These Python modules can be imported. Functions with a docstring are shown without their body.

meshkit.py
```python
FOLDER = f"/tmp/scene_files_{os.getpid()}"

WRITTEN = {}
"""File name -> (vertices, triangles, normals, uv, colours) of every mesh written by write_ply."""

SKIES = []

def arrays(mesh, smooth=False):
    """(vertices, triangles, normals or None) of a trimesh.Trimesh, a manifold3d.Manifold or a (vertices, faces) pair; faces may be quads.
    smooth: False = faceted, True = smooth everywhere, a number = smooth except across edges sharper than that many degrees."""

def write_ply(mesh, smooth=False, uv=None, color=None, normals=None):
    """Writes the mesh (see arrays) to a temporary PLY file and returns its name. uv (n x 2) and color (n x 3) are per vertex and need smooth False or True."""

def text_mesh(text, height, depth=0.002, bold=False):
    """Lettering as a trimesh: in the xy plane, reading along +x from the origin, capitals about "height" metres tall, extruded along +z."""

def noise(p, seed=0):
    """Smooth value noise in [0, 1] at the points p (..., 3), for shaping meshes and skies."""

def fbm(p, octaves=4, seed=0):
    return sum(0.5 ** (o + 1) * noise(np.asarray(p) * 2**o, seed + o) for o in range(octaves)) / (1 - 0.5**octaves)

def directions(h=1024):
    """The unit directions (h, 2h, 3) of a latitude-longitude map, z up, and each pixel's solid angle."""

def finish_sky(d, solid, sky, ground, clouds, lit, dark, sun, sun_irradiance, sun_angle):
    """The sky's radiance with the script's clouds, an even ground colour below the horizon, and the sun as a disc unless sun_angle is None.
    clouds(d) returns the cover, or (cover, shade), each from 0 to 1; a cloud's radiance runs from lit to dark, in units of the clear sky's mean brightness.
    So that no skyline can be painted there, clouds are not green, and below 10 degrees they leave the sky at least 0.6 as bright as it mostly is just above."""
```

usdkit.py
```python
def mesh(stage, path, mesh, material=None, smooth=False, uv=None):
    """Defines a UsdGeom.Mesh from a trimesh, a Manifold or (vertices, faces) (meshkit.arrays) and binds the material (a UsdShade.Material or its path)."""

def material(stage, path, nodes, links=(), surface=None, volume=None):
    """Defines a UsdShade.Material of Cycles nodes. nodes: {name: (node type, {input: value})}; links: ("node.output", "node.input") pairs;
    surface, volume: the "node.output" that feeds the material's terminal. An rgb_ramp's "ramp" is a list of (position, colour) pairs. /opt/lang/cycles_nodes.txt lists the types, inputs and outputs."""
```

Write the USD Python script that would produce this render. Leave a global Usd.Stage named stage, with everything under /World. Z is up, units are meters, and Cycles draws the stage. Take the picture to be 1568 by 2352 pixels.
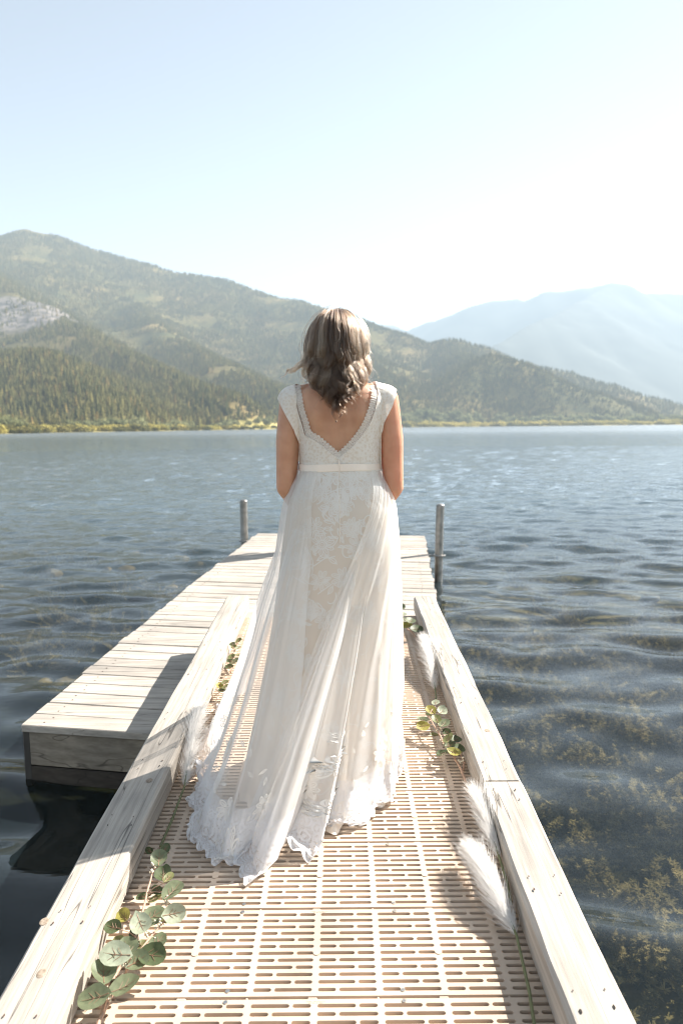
import math, random
import numpy as np, trimesh, usdkit, meshkit
from pxr import Usd, UsdGeom, UsdLux, UsdShade, Gf, Sdf, Vt
from shapely.geometry import Polygon, Point, LineString, box as sbox
from shapely.ops import unary_union
from shapely import affinity

stage = Usd.Stage.CreateInMemory()
UsdGeom.SetStageUpAxis(stage, 'Z'); UsdGeom.SetStageMetersPerUnit(stage, 1.0)
UsdGeom.Xform.Define(stage, '/World'); UsdGeom.Scope.Define(stage, '/World/Looks')
W = '/World/'
V3 = lambda *a: np.array(a, float)
PI = math.pi

# ------------------------------------------------------------------ camera, sky, sun, exposure
CAM_H, PITCH, ROLL = 1.27, math.radians(6.62), math.radians(0.5)
FOC = 26.0
EXPOSURE = 1.78
SUN_TO = V3(0.855, 0.52, 0.0); SUN_TO /= np.linalg.norm(SUN_TO)
SUN_EL = math.radians(40.5)
SUN_TO = V3(SUN_TO[0]*math.cos(SUN_EL), SUN_TO[1]*math.cos(SUN_EL), math.sin(SUN_EL))
SUN_INT, SKY_STR = 1.25, 0.05
cam = UsdGeom.Camera.Define(stage, W+'camera')
cf = V3(0, math.cos(PITCH), -math.sin(PITCH)); cr = V3(1, 0, 0); cu = np.cross(cr, cf)
r2 = cr*math.cos(ROLL)-cu*math.sin(ROLL); u2 = np.cross(r2, cf)
cam.AddTransformOp().Set(Gf.Matrix4d(*r2, 0, *u2, 0, *(-cf), 0, 0, 0, CAM_H, 1))
cam.CreateFocalLengthAttr(FOC); cam.CreateHorizontalApertureAttr(24.0*1568/1568); cam.CreateVerticalApertureAttr(36.0)
cam.CreateFStopAttr(3.6); cam.CreateFocusDistanceAttr(2.35)
cam.CreateExposureAttr(EXPOSURE); cam.CreateClippingRangeAttr(Gf.Vec2f(0.05, 60000))

def mat(name, nodes, links=(), surface=None, volume=None):
    return usdkit.material(stage, W+'Looks/'+name, nodes, links, surface, volume)

sky_m = mat('sky_light', {'s': ('sky_texture', {'sky_type': 'single_scattering', 'sun_disc': False, 'sun_elevation': SUN_EL,
        'sun_rotation': math.atan2(SUN_TO[0], SUN_TO[1]), 'altitude': 1400.0, 'air_density': 1.0, 'aerosol_density': 0.6, 'ozone_density': 0.6}),
        'h': ('hsv', {'saturation': 0.5}), 'b': ('background_shader', {'strength': SKY_STR})}, [('s.color', 'h.color'), ('h.color', 'b.color')], surface='b.background')
dome = UsdLux.DomeLight.Define(stage, W+'sky')
UsdShade.MaterialBindingAPI.Apply(dome.GetPrim()).Bind(sky_m)
dome.GetPrim().SetCustomDataByKey('kind', 'structure')
sun = UsdLux.DistantLight.Define(stage, W+'sun')
sun.CreateNormalizeAttr(True); sun.CreateIntensityAttr(SUN_INT); sun.CreateAngleAttr(0.5); sun.CreateColorAttr(Gf.Vec3f(1.0, 0.945, 0.875))
zx = SUN_TO; xx = np.cross(V3(0, 0, 1), zx); xx /= np.linalg.norm(xx); yx = np.cross(zx, xx)
sun.AddTransformOp().Set(Gf.Matrix4d(*xx, 0, *yx, 0, *zx, 0, 0, 0, 50, 1))

# ------------------------------------------------------------------ helpers
used = {}
def numbered(parent, name):
    k = (parent, name); n = used.get(k, 0); used[k] = n+1
    return name if n == 0 else f'{name}_{n:03d}'
def tag(p, label=None, cat=None, group=None, kind=None):
    p = p.GetPrim() if hasattr(p, 'GetPrim') else p
    for k, v in (('label', label), ('category', cat), ('group', group), ('kind', kind)):
        if v: p.SetCustomDataByKey(k, v)
    return p
def thing(name, label, cat, loc=(0, 0, 0), rotz=0.0, group=None, kind=None):
    x = UsdGeom.Xform.Define(stage, W+numbered(W, name))
    x.AddTranslateOp().Set(Gf.Vec3d(*map(float, loc)))
    if rotz: x.AddRotateZOp().Set(math.degrees(rotz))
    return tag(x, label, cat, group, kind)
def obj(name, mesh, m, parent=None, smooth=30, uv=None, label=None, kind=None):
    pp = (str(parent.GetPath()) if parent is not None else '/World')+'/'
    pr = usdkit.mesh(stage, pp+numbered(pp, name), mesh, m, smooth=smooth, uv=uv).GetPrim()
    tag(pr, label, None, None, kind)
    return pr
def copy_of(src, loc, rotz=0.0, scale=None, label=None, group=None, name=None):
    was = src.GetCustomData()
    x = UsdGeom.Xform.Define(stage, W+numbered(W, name or src.GetName().split('_0')[0]))
    p = x.GetPrim(); p.GetReferences().AddInternalReference(src.GetPath()); p.SetInstanceable(True)
    x.ClearXformOpOrder()
    x.AddTranslateOp().Set(Gf.Vec3d(*map(float, loc)))
    x.AddRotateZOp().Set(math.degrees(rotz))
    if scale is not None: x.AddScaleOp().Set(Gf.Vec3f(*map(float, scale)))
    return tag(p, label or was.get('label'), was.get('category'), group or was.get('group'))
def ray(x, y):
    """direction of the photograph's point (x, y) on a 1568 x 2352 picture: used to read positions in the place off the photograph"""
    d = cf + r2*(x-784.)/1699. - u2*(y-1176.)/1699.
    return d
def on_z(x, y, z):
    d = ray(x, y); return V3(0, 0, CAM_H)+d*((z-CAM_H)/d[2])
def on_y(x, y, Y):
    d = ray(x, y); return V3(0, 0, CAM_H)+d*(Y/d[1])
GS = 0.039                                    # the gangway climbs a little towards the dock
def gz(y): return GS*(y-1.4)
def on_deck(x, y, h=0.0):
    d = ray(x, y); n = V3(0, -GS, 1); return V3(0, 0, CAM_H)+d*((h-GS*1.4-n@V3(0, 0, CAM_H))/(n@d))
cat = trimesh.util.concatenate
def grid_mesh(P, close_u=False):
    """P (n, m, 3) -> vertices, quads"""
    n, m = P.shape[:2]
    i, j = np.meshgrid(np.arange(n-1), np.arange(m-(0 if close_u else 1)), indexing='ij'); i = i.ravel(); j = j.ravel(); k = (j+1) % m
    f = np.stack([i*m+j, i*m+k, (i+1)*m+k, (i+1)*m+j], 1)
    return P.reshape(-1, 3), f
def cham_box(sx, sy, sz, b):
    p = [(x*(sx/2-(b if k != 0 else 0)), y*(sy/2-(b if k != 1 else 0)), z*(sz/2-(b if k != 2 else 0))) for x in (-1, 1) for y in (-1, 1) for z in (-1, 1) for k in range(3)]
    return trimesh.convex.convex_hull(np.array(p))
def tube(pts, rad, sides=8, cap=True):
    p = np.asarray(pts, float); n = len(p); rad = np.broadcast_to(rad, (n,))
    t = np.gradient(p, axis=0); t /= np.linalg.norm(t, axis=1, keepdims=True)+1e-12
    a = np.zeros_like(p); ref = V3(0, 0, 1) if abs(t[0, 2]) < .9 else V3(1, 0, 0)
    for i in range(n):
        v = ref-t[i]*(ref@t[i]); v /= np.linalg.norm(v)+1e-12; a[i] = v; ref = v
    b = np.cross(t, a); ang = np.arange(sides)*2*PI/sides
    P = p[:, None]+rad[:, None, None]*(np.cos(ang)[None, :, None]*a[:, None]+np.sin(ang)[None, :, None]*b[:, None])
    v, f = grid_mesh(P, True)
    f = np.vstack([f[:, [0, 1, 2]], f[:, [0, 2, 3]]])
    if cap:
        v = np.vstack([v, p[:1], p[-1:]]); k = np.arange(sides); e = (n-1)*sides
        f = np.vstack([f, np.stack([(k+1) % sides, k, np.full(sides, n*sides)], 1), np.stack([e+k, e+(k+1) % sides, np.full(sides, n*sides+1)], 1)])
    return trimesh.Trimesh(v, f, process=False)
def smoothstep(a, b, x):
    t = np.clip((np.asarray(x, float)-a)/(b-a), 0, 1); return t*t*(3-2*t)
def curves(path, strands, widths, m, parent_kind=None):
    """hair: a BasisCurves prim of linear strands"""
    c = UsdGeom.BasisCurves.Define(stage, path)
    c.CreateTypeAttr('linear'); c.CreateWrapAttr('nonperiodic')
    c.CreateCurveVertexCountsAttr(Vt.IntArray.FromNumpy(np.array([len(s) for s in strands], np.int32)))
    c.CreatePointsAttr(Vt.Vec3fArray.FromNumpy(np.vstack(strands).astype(np.float32)))
    c.CreateWidthsAttr(Vt.FloatArray.FromNumpy(np.concatenate(widths).astype(np.float32))); c.SetWidthsInterpolation('vertex')
    UsdShade.MaterialBindingAPI.Apply(c.GetPrim()).Bind(m)
    return c.GetPrim()

# ------------------------------------------------------------------ materials
def plain(name, col, rough=0.5, var=0.12, scale=20.0, bump=0.0, bscale=200.0, metallic=0.0, spec=0.5, extra=None):
    n = {'g': ('geometry', {}), 'n': ('noise_texture', {'scale': scale, 'detail': 4.0}),
         'r': ('rgb_ramp', {'ramp': [(0.3, tuple(c*(1-var) for c in col)), (0.7, tuple(min(1, c*(1+var)) for c in col))]}),
         'p': ('principled_bsdf', {'roughness': rough, 'metallic': metallic, 'specular_ior_level': spec, **(extra or {})})}
    l = [('g.position', 'n.vector'), ('n.fac', 'r.fac'), ('r.color', 'p.base_color')]
    if bump:
        n['b'] = ('noise_texture', {'scale': bscale, 'detail': 3.0}); n['bb'] = ('bump', {'strength': bump, 'distance': 0.002})
        l += [('g.position', 'b.vector'), ('b.fac', 'bb.height'), ('bb.normal', 'p.normal')]
    return mat(name, n, l, surface='p.BSDF')
def wood(name, light, dark, stretch, rot=0.0, crack=0.8, seed=0.0, knots=True):
    """weathered boards: fine grain, long drying cracks, blotches and a few knots; stretch = noise scale along x, y, z"""
    n = {'g': ('geometry', {}), 'm': ('mapping', {'scale': stretch, 'rotation': (0, 0, rot), 'location': (seed, seed*.7, seed*.3)}),
         'dn': ('noise_texture', {'scale': 3.0, 'detail': 2.0}),
         'dm': ('vector_math', {'math_type': 'multiply_add', 'vector2': (0.35, 0.35, 0.35)}),
         'grain': ('noise_texture', {'scale': 1.0, 'detail': 6.0, 'roughness': 0.65}),
         'blot': ('noise_texture', {'scale': 4.0, 'detail': 3.0}),
         'r': ('rgb_ramp', {'ramp': [(0.28, dark), (0.5, tuple(.5*(a+b) for a, b in zip(light, dark))), (0.68, light)]}),
         'r2': ('rgb_ramp', {'ramp': [(0.3, (.80, .80, .80)), (0.7, (1.08, 1.06, 1.03))]}),
         'mx': ('mix', {'mix_type': 'multiply', 'fac': 1.0}),
         'cr': ('noise_texture', {'scale': 0.33, 'detail': 2.0, 'roughness': .5}),
         'cs': ('math', {'math_type': 'subtract', 'value2': 0.5}), 'ca': ('math', {'math_type': 'absolute'}),
         'cm': ('map_range', {'from_min': 0.0, 'from_max': 0.008, 'to_min': crack, 'to_max': 0.0, 'clamp': True}),
         'mx2': ('mix', {'color2': tuple(c*.16 for c in dark)}),
         'hs': ('math', {'math_type': 'subtract'}),
         'bm': ('bump', {'strength': 0.35, 'distance': 0.003}),
         'p': ('principled_bsdf', {'roughness': 0.75, 'specular_ior_level': 0.25})}
    l = [('g.position', 'dn.vector'), ('g.position', 'm.vector'), ('dn.color', 'dm.vector1'), ('m.vector', 'dm.vector3'), ('dm.vector', 'grain.vector'), ('dm.vector', 'cr.vector'),
         ('g.position', 'blot.vector'), ('grain.fac', 'r.fac'), ('blot.fac', 'r2.fac'), ('r.color', 'mx.color1'), ('r2.color', 'mx.color2'),
         ('cr.fac', 'cs.value1'), ('cs.value', 'ca.value1'), ('ca.value', 'cm.value'), ('cm.result', 'mx2.fac'), ('mx.color', 'mx2.color1'),
         ('grain.fac', 'hs.value1'), ('cm.result', 'hs.value2'), ('hs.value', 'bm.height'), ('bm.normal', 'p.normal'), ('mx2.color', 'p.base_color')]
    return mat(name, n, l, surface='p.BSDF')
GREY_L, GREY_D = (.52, .47, .41), (.27, .245, .215)
rail_mats = [wood(f'rail_wood_{k}', GREY_L, GREY_D, (60, 1.1, 60), 0.0, .75, 3.1*k) for k in range(3)]
board_mats = [wood(f'board_wood_{k}', tuple(c*s for c in GREY_L), tuple(c*s for c in GREY_D), (2.0, 40, 40), -.16, .5, 7.7*k) for k, s in enumerate((1.0, .93, .86, 1.05, .97))]
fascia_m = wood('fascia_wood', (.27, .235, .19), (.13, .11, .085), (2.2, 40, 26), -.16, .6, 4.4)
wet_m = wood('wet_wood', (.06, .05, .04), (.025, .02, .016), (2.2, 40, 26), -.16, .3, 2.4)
dark_m = plain('dark_timber', (.045, .04, .034), .8, .3, 8)
plastic_m = plain('beige_plastic', (.53, .415, .315), .6, .15, 5, .25, 500, spec=.3)
steel_m = plain('stainless_screw', (.62, .6, .57), .3, .1, 60, metallic=1.0)
nail_m = plain('rusty_nail', (.09, .055, .04), .8, .3, 300)
pipe_m = plain('galvanised_pipe', (.27, .26, .24), .42, .3, 14, .2, 90, metallic=.85)
black_m = plain('dark_hole', (.02, .014, .01), .9)
# ------------------------------------------------------------------ terrain, mountains, water
WZ = -0.40
def polyline(pts):
    return np.array([on_y(x, y, Y) for x, y, Y in pts])
main_ridge = polyline([(-900, 800, 1300), (-500, 690, 1500), (-200, 585, 1650), (0, 541, 1700), (60, 529, 1700), (130, 547, 1690), (220, 580, 1680), (300, 598, 1660), (420, 628, 1620), (500, 641, 1600),
    (560, 664, 1560), (650, 683, 1500), (720, 705, 1440), (790, 722, 1400), (840, 744, 1370), (880, 758, 1350), (920, 774, 1330), (980, 795, 1300), (1050, 798, 1290), (1100, 806, 1290), (1180, 840, 1270), (1300, 866, 1250),
    (1400, 894, 1230), (1500, 922, 1220), (1580, 942, 1220), (1680, 962, 1230)])
spur_a = polyline([(-200, 590, 1500), (-60, 610, 1300), (0, 645, 1180), (70, 692, 1050), (140, 745, 930), (180, 760, 880), (240, 797, 800), (330, 842, 720), (420, 882, 640), (520, 912, 570), (620, 950, 520)])
spur_b = polyline([(300, 680, 1450), (350, 752, 1150), (400, 786, 1050), (450, 812, 960), (520, 842, 860), (600, 886, 760), (660, 930, 680)])
spur_c = polyline([(1034, 790, 1280), (1090, 838, 1080), (1134, 828, 1020), (1190, 840, 1000), (1260, 872, 990), (1350, 908, 1000), (1430, 935, 1010)])
spur_d = polyline([(-300, 800, 760), (-100, 828, 700), (0, 822, 660), (60, 814, 640), (105, 822, 600), (150, 862, 540), (200, 905, 480), (240, 950, 420)])
spur_e = polyline([(760, 735, 1390), (800, 800, 1150), (850, 850, 1030), (900, 900, 930), (950, 945, 880)])
ridges = [(main_ridge, .50), (spur_a, .52), (spur_b, .50), (spur_c, .48), (spur_d, .42), (spur_e, .46)]
shore_px = np.array([-700, 0, 125, 345, 595, 700, 784, 924, 1104, 1568, 2300]); shore_r = np.array([230, 290, 345, 390, 520, 620, 700, 800, 880, 940, 900.])
shore_az = np.arctan2(shore_px-784., 1699.)
def shore_dist(x, y):
    az = np.arctan2(x, y); r = np.hypot(x, y)
    rs = np.interp(az, shore_az, shore_r)
    rs = rs*(1+.02*(meshkit.fbm(np.stack([az*30, az*0, az*0], -1), 3, 5)-.5))
    return r-rs
def seg_height(x, y, line, k):
    best = np.full(x.shape, -1e9)
    for a, b in zip(line[:-1], line[1:]):
        d = b[:2]-a[:2]; L2 = d@d
        t = np.clip(((x-a[0])*d[0]+(y-a[1])*d[1])/L2, 0, 1)
        dist = np.hypot(x-a[0]-t*d[0], y-a[1]-t*d[1])
        best = np.maximum(best, a[2]+t*(b[2]-a[2])-k*np.sqrt(dist**2+12**2)+k*12)
    return best
def hill_height(x, y):
    hs = np.stack([seg_height(x, y, l, k) for l, k in ridges])
    m = hs.max(0); s = 5.0
    h = m+s*np.log(np.exp((hs-m)/s).sum(0))-s*.15
    q = np.stack([x, y, np.zeros_like(x)], -1)
    g = np.abs(meshkit.fbm(q/150., 4, 3)-.5)*2
    h = h-(16*g-3)*smoothstep(10, 90, h)*smoothstep(-5, 35, m-0*h+30)*.8 + 7*(meshkit.fbm(q/45., 3, 9)-.5)*smoothstep(5, 60, h)
    return np.maximum(h, 0)
def ground_height(x, y):
    d = shore_dist(x, y)
    flat = WZ+np.where(d < 0, np.maximum(d*.012, -1.5), np.minimum(d*(.02+.025*smoothstep(0, 300, x)), 3.0+3.0*smoothstep(0, 300, x)))
    h = hill_height(x, y)
    rise = smoothstep(8+30*smoothstep(0, 300, x), 70+80*smoothstep(0, 300, x), d)
    return flat+h*rise
gx, gy = np.meshgrid(np.arange(-1250, 1000, 9.), np.arange(210, 2150, 9.), indexing='xy')
gzv = ground_height(gx, gy)
hv, hf = grid_mesh(np.stack([gx, gy, gzv], -1))
hill_m = mat('hill_ground', {
    'g': ('geometry', {}), 's': ('separate_xyz', {}),
    'n': ('noise_texture', {'scale': .012, 'detail': 6.0, 'roughness': .65}), 'n2': ('noise_texture', {'scale': .15, 'detail': 4.0}),
    'r': ('rgb_ramp', {'ramp': [(.3, (.05, .06, .028)), (.5, (.12, .105, .042)), (.72, (.22, .165, .075))]}),
    'r2': ('rgb_ramp', {'ramp': [(.3, (.6, .6, .6)), (.7, (1.25, 1.2, 1.1))]}), 'mx': ('mix', {'mix_type': 'multiply', 'fac': 1.0}),
    'low': ('map_range', {'from_min': 3.0, 'from_max': 9.0, 'to_min': 1.0, 'to_max': 0.0, 'clamp': True}),
    'mead': ('rgb_ramp', {'ramp': [(.3, (.21, .19, .06)), (.6, (.40, .33, .13))]}), 'mx2': ('mix', {}),
    'dc': ('vector_math', {'math_type': 'distance', 'vector2': tuple(on_y(50, 735, 1010))}), 'dj': ('math', {'math_type': 'multiply_add', 'value2': 260.0}),
    'rock': ('map_range', {'from_min': 205.0, 'from_max': 250.0, 'to_min': 1.0, 'to_max': 0.0, 'clamp': True}),
    'rn': ('noise_texture', {'scale': .09, 'detail': 6.0, 'roughness': .7}), 'rr': ('rgb_ramp', {'ramp': [(.38, (.07, .068, .06)), (.62, (.26, .225, .20))]}), 'mx3': ('mix', {}),
    'p': ('principled_bsdf', {'roughness': .95, 'specular_ior_level': .05})},
    [('g.position', 'n.vector'), ('g.position', 'n2.vector'), ('n.fac', 'r.fac'), ('n2.fac', 'r2.fac'), ('r.color', 'mx.color1'), ('r2.color', 'mx.color2'),
     ('g.position', 's.vector'), ('s.z', 'low.value'), ('low.result', 'mx2.fac'), ('mx.color', 'mx2.color1'), ('n2.fac', 'mead.fac'), ('mead.color', 'mx2.color2'),
     ('g.position', 'dc.vector1'), ('n.fac', 'dj.value1'), ('dc.value', 'dj.value3'), ('dj.value', 'rock.value'), ('rock.result', 'mx3.fac'), ('g.position', 'rn.vector'), ('rn.fac', 'rr.fac'),
     ('mx2.color', 'mx3.color1'), ('rr.color', 'mx3.color2'), ('mx3.color', 'p.base_color')], surface='p.BSDF')
tag(obj('forested_hills', (hv, hf), hill_m, smooth=True), kind='structure')
# the far range, and the plain between
far_a = .75*polyline([(300, 860, 5200), (700, 790, 5200), (820, 757, 5200), (875, 744, 5200), (905, 746, 5200), (935, 755, 5100), (965, 742, 4900), (1000, 730, 4800), (1040, 717, 4700), (1085, 700, 4600), (1130, 692, 4600), (1190, 683, 4550), (1205, 688, 4500),
    (1225, 678, 4500), (1250, 665, 4500), (1290, 665, 4450), (1350, 661, 4400), (1405, 644, 4400), (1432, 645, 4400), (1465, 667, 4400), (1568, 671, 4500), (1700, 650, 4600), (1900, 690, 4800), (2200, 640, 5000)])
far_b = .75*polyline([(1405, 650, 4400), (1330, 690, 4000), (1240, 735, 3600), (1130, 790, 3200), (1060, 850, 2900)])
far_c = .75*polyline([(1640, 760, 4200), (1500, 790, 3900), (1420, 820, 3600), (1300, 880, 3200)])
fx, fy = np.meshgrid(np.arange(-1300, 3100, 20.), np.arange(1700, 4300, 20.), indexing='xy')
hh = np.stack([seg_height(fx, fy, far_a, .75), seg_height(fx, fy, far_b, .62), seg_height(fx, fy, far_c, .62)]); hm = hh.max(0)
q = np.stack([fx, fy, 0*fx], -1)
fz = np.maximum(hm-20*np.abs(meshkit.fbm(q/420., 5, 8)-.5)*2*smoothstep(20, 200, hm)+16*(meshkit.fbm(q/80., 3, 4)-.5)*smoothstep(20, 200, hm), -1.0)
mount_m = plain('far_rock_and_forest', (.065, .07, .06), .95, .25, .006, spec=.05)
tag(obj('distant_mountains', grid_mesh(np.stack([fx, fy, fz], -1)), mount_m, smooth=True), kind='structure')
px_, py_ = np.meshgrid(np.linspace(-9000, 9000, 61), np.linspace(-3000, 9000, 41), indexing='xy')
tag(obj('ground', grid_mesh(np.stack([px_, py_, np.full_like(px_, -4.2)], -1)), plain('valley_floor', (.05, .05, .028), .95, .3, .02), smooth=False), kind='structure')

# lake: real waves near the dock, gentler ripple beyond
rng = np.random.default_rng(4)
lam = np.concatenate([np.geomspace(.16, 2.2, 46), np.geomspace(.3, .9, 16)]); nl = len(lam)
dirs = rng.normal(0, .42, nl)-.12; ph = rng.uniform(0, 2*PI, nl); amp = .0033*lam**1.05*np.where(lam > 1.1, .42, np.where((lam > .28) & (lam < .95), 1.35, 1.0))*rng.uniform(.5, 1.3, nl)
kx, ky = 2*PI/lam*np.sin(dirs), -2*PI/lam*np.cos(dirs)
ra = np.concatenate([np.geomspace(.9, 60, 640), np.geomspace(61.5, 1300, 120)]); aa = np.linspace(-1.25, 1.25, 520)
R, A = np.meshgrid(ra, aa, indexing='ij'); X, Y = R*np.sin(A), R*np.cos(A)-.4
Z = np.zeros_like(X)
gust = .55+.9*meshkit.fbm(np.stack([X/9, Y/5, 0*X], -1), 3, 2)
for i in range(nl):
    fade = (1-smoothstep(lam[i]*55, lam[i]*120, R))*(1-(1-smoothstep(.08, .55, lam[i]))*(1-smoothstep(4.5, 9, Y)))
    Z += amp[i]*np.sin(kx[i]*X+ky[i]*Y+ph[i]+.8*np.sin(X*.31+Y*.17+i))*fade
calm = smoothstep(.2, 2.2, -X-.55)*(1-smoothstep(2.5, 4.2, Y))            # lee of the gangway and dock
Z = WZ+Z*gust*(1-.6*calm)
water_m = mat('lake_water', {
    'g': ('geometry', {}), 's': ('separate_xyz', {}), 'm': ('mapping', {'scale': (.75, 1.5, 1.0), 'rotation': (0, 0, .15)}),
    'n': ('noise_texture', {'scale': 3.2, 'detail': 3.0, 'roughness': .55, 'distortion': .4}),
    'k': ('map_range', {'from_min': 4.0, 'from_max': 18.0, 'to_min': .010, 'to_max': .12, 'clamp': True}),
    'b': ('bump', {'distance': 1.0}), 'f': ('fresnel', {'IOR': 1.333}),
    'rg': ('map_range', {'from_min': 20.0, 'from_max': 200.0, 'to_min': 0.02, 'to_max': .2, 'clamp': True}),
    'gl': ('glossy_bsdf', {'color': (1, 1, 1)}), 'tr': ('transparent_bsdf', {'color': (.86, .88, .78)}), 'df': ('diffuse_bsdf', {'color': (.080, .120, .138)}),
    'tb': ('map_range', {'from_min': 6.0, 'from_max': 16.0, 'to_min': .08, 'to_max': .6, 'clamp': True}), 'body': ('mix_closure', {}), 'mx': ('mix_closure', {})},
    [('g.position', 'm.vector'), ('m.vector', 'n.vector'), ('n.fac', 'b.height'), ('g.position', 's.vector'), ('s.y', 'k.value'), ('k.result', 'b.strength'), ('s.y', 'rg.value'), ('rg.result', 'gl.roughness'),
     ('b.normal', 'gl.normal'), ('b.normal', 'f.normal'), ('s.y', 'tb.value'), ('tb.result', 'body.fac'), ('tr.BSDF', 'body.closure1'), ('df.BSDF', 'body.closure2'), ('f.fac', 'mx.fac'), ('body.closure', 'mx.closure1'), ('gl.BSDF', 'mx.closure2')], surface='mx.closure')
tag(obj('water', grid_mesh(np.stack([X, Y, Z], -1)), water_m, smooth=True), kind='structure')
# lake bed
bx_, by_ = np.meshgrid(np.linspace(-60, 60, 240), np.linspace(-4, 90, 200), indexing='xy')
bz = -1.25-1.6*smoothstep(-.2, -2.5, bx_)-2.2*smoothstep(6, 40, by_)+.35*(meshkit.fbm(np.stack([bx_*.9, by_*.9, 0*bx_], -1), 4, 6)-.5)
bed_m = mat('lake_bed_silt', {'g': ('geometry', {}), 'sx': ('separate_xyz', {}), 'dk': ('map_range', {'from_min': -1.45, 'from_max': -2.1, 'to_min': 0.0, 'to_max': 1.0, 'clamp': True}), 'mu': ('mix', {'color2': (.012, .013, .008)}), 'n': ('noise_texture', {'scale': 2.4, 'detail': 6.0, 'roughness': .65}),
    'r': ('rgb_ramp', {'ramp': [(.35, (.04, .042, .022)), (.55, (.16, .13, .065)), (.7, (.36, .28, .15))]}), 'p': ('principled_bsdf', {'roughness': 1.0, 'specular_ior_level': 0.0})},
    [('g.position', 'n.vector'), ('n.fac', 'r.fac'), ('g.position', 'sx.vector'), ('sx.z', 'dk.value'), ('dk.result', 'mu.fac'), ('r.color', 'mu.color1'), ('mu.color', 'p.base_color')], surface='p.BSDF')
tag(obj('lake_bed', grid_mesh(np.stack([bx_, by_, bz], -1)), bed_m, smooth=True), kind='structure')

# forest: low conifers scattered over the slopes as one mass, the front row as trees of their own
def foliage(name, dark, light, trans=.25):
    return mat(name, {'o': ('object_info', {}), 'g': ('geometry', {}), 'n': ('noise_texture', {'scale': 1.3, 'detail': 2.0}), 'a': ('math', {'math_type': 'multiply_add', 'value2': .55}),
        'h': ('math', {'math_type': 'multiply', 'value2': .45}), 'r': ('rgb_ramp', {'ramp': [(.15, dark), (.9, light)]}),
        'd': ('diffuse_bsdf', {}), 't': ('translucent_bsdf', {}), 'm': ('mix_closure', {'fac': trans})},
        [('g.position', 'n.vector'), ('o.random', 'h.value1'), ('n.fac', 'a.value1'), ('h.value', 'a.value3'), ('a.value', 'r.fac'), ('r.color', 'd.color'), ('r.color', 't.color'), ('d.BSDF', 'm.closure1'), ('t.BSDF', 'm.closure2')], surface='m.closure')
con_m = foliage('conifer_needles', (.055, .075, .036), (.31, .26, .09))
gold_m = foliage('autumn_needles', (.18, .14, .05), (.36, .25, .09))
willow_m = foliage('willow_leaves', (.30, .27, .075), (.62, .51, .17), .35)
sage_m = foliage('sage_leaves', (.14, .155, .07), (.36, .35, .18), .35)
bark_m = plain('bark', (.07, .055, .04), .9, .3, 3)
def conifer(seed, h=1.0, r=.17, tiers=7, sides=8):
    g = np.random.default_rng(seed); parts = []
    for i in range(tiers):
        t = i/tiers; z0 = h*(.08+.86*t); rr = r*(1-t)**.85*g.uniform(.85, 1.15)+.012
        top = V3(g.normal(0, .006), g.normal(0, .006), z0+h*.22*(1-.35*t))
        a = np.arange(sides)*2*PI/sides+g.uniform(0, 1); rad = rr*np.where(np.arange(sides) % 2, g.uniform(.5, .75, sides), g.uniform(.85, 1.25, sides))
        ring = np.stack([np.cos(a)*rad, np.sin(a)*rad, z0-g.uniform(-.01, .035, sides)*h], 1)
        v = np.vstack([ring, top]); k = np.arange(sides)
        parts.append(trimesh.Trimesh(v, np.stack([k, (k+1) % sides, np.full(sides, sides)], 1), process=False))
    return cat(parts)
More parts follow.
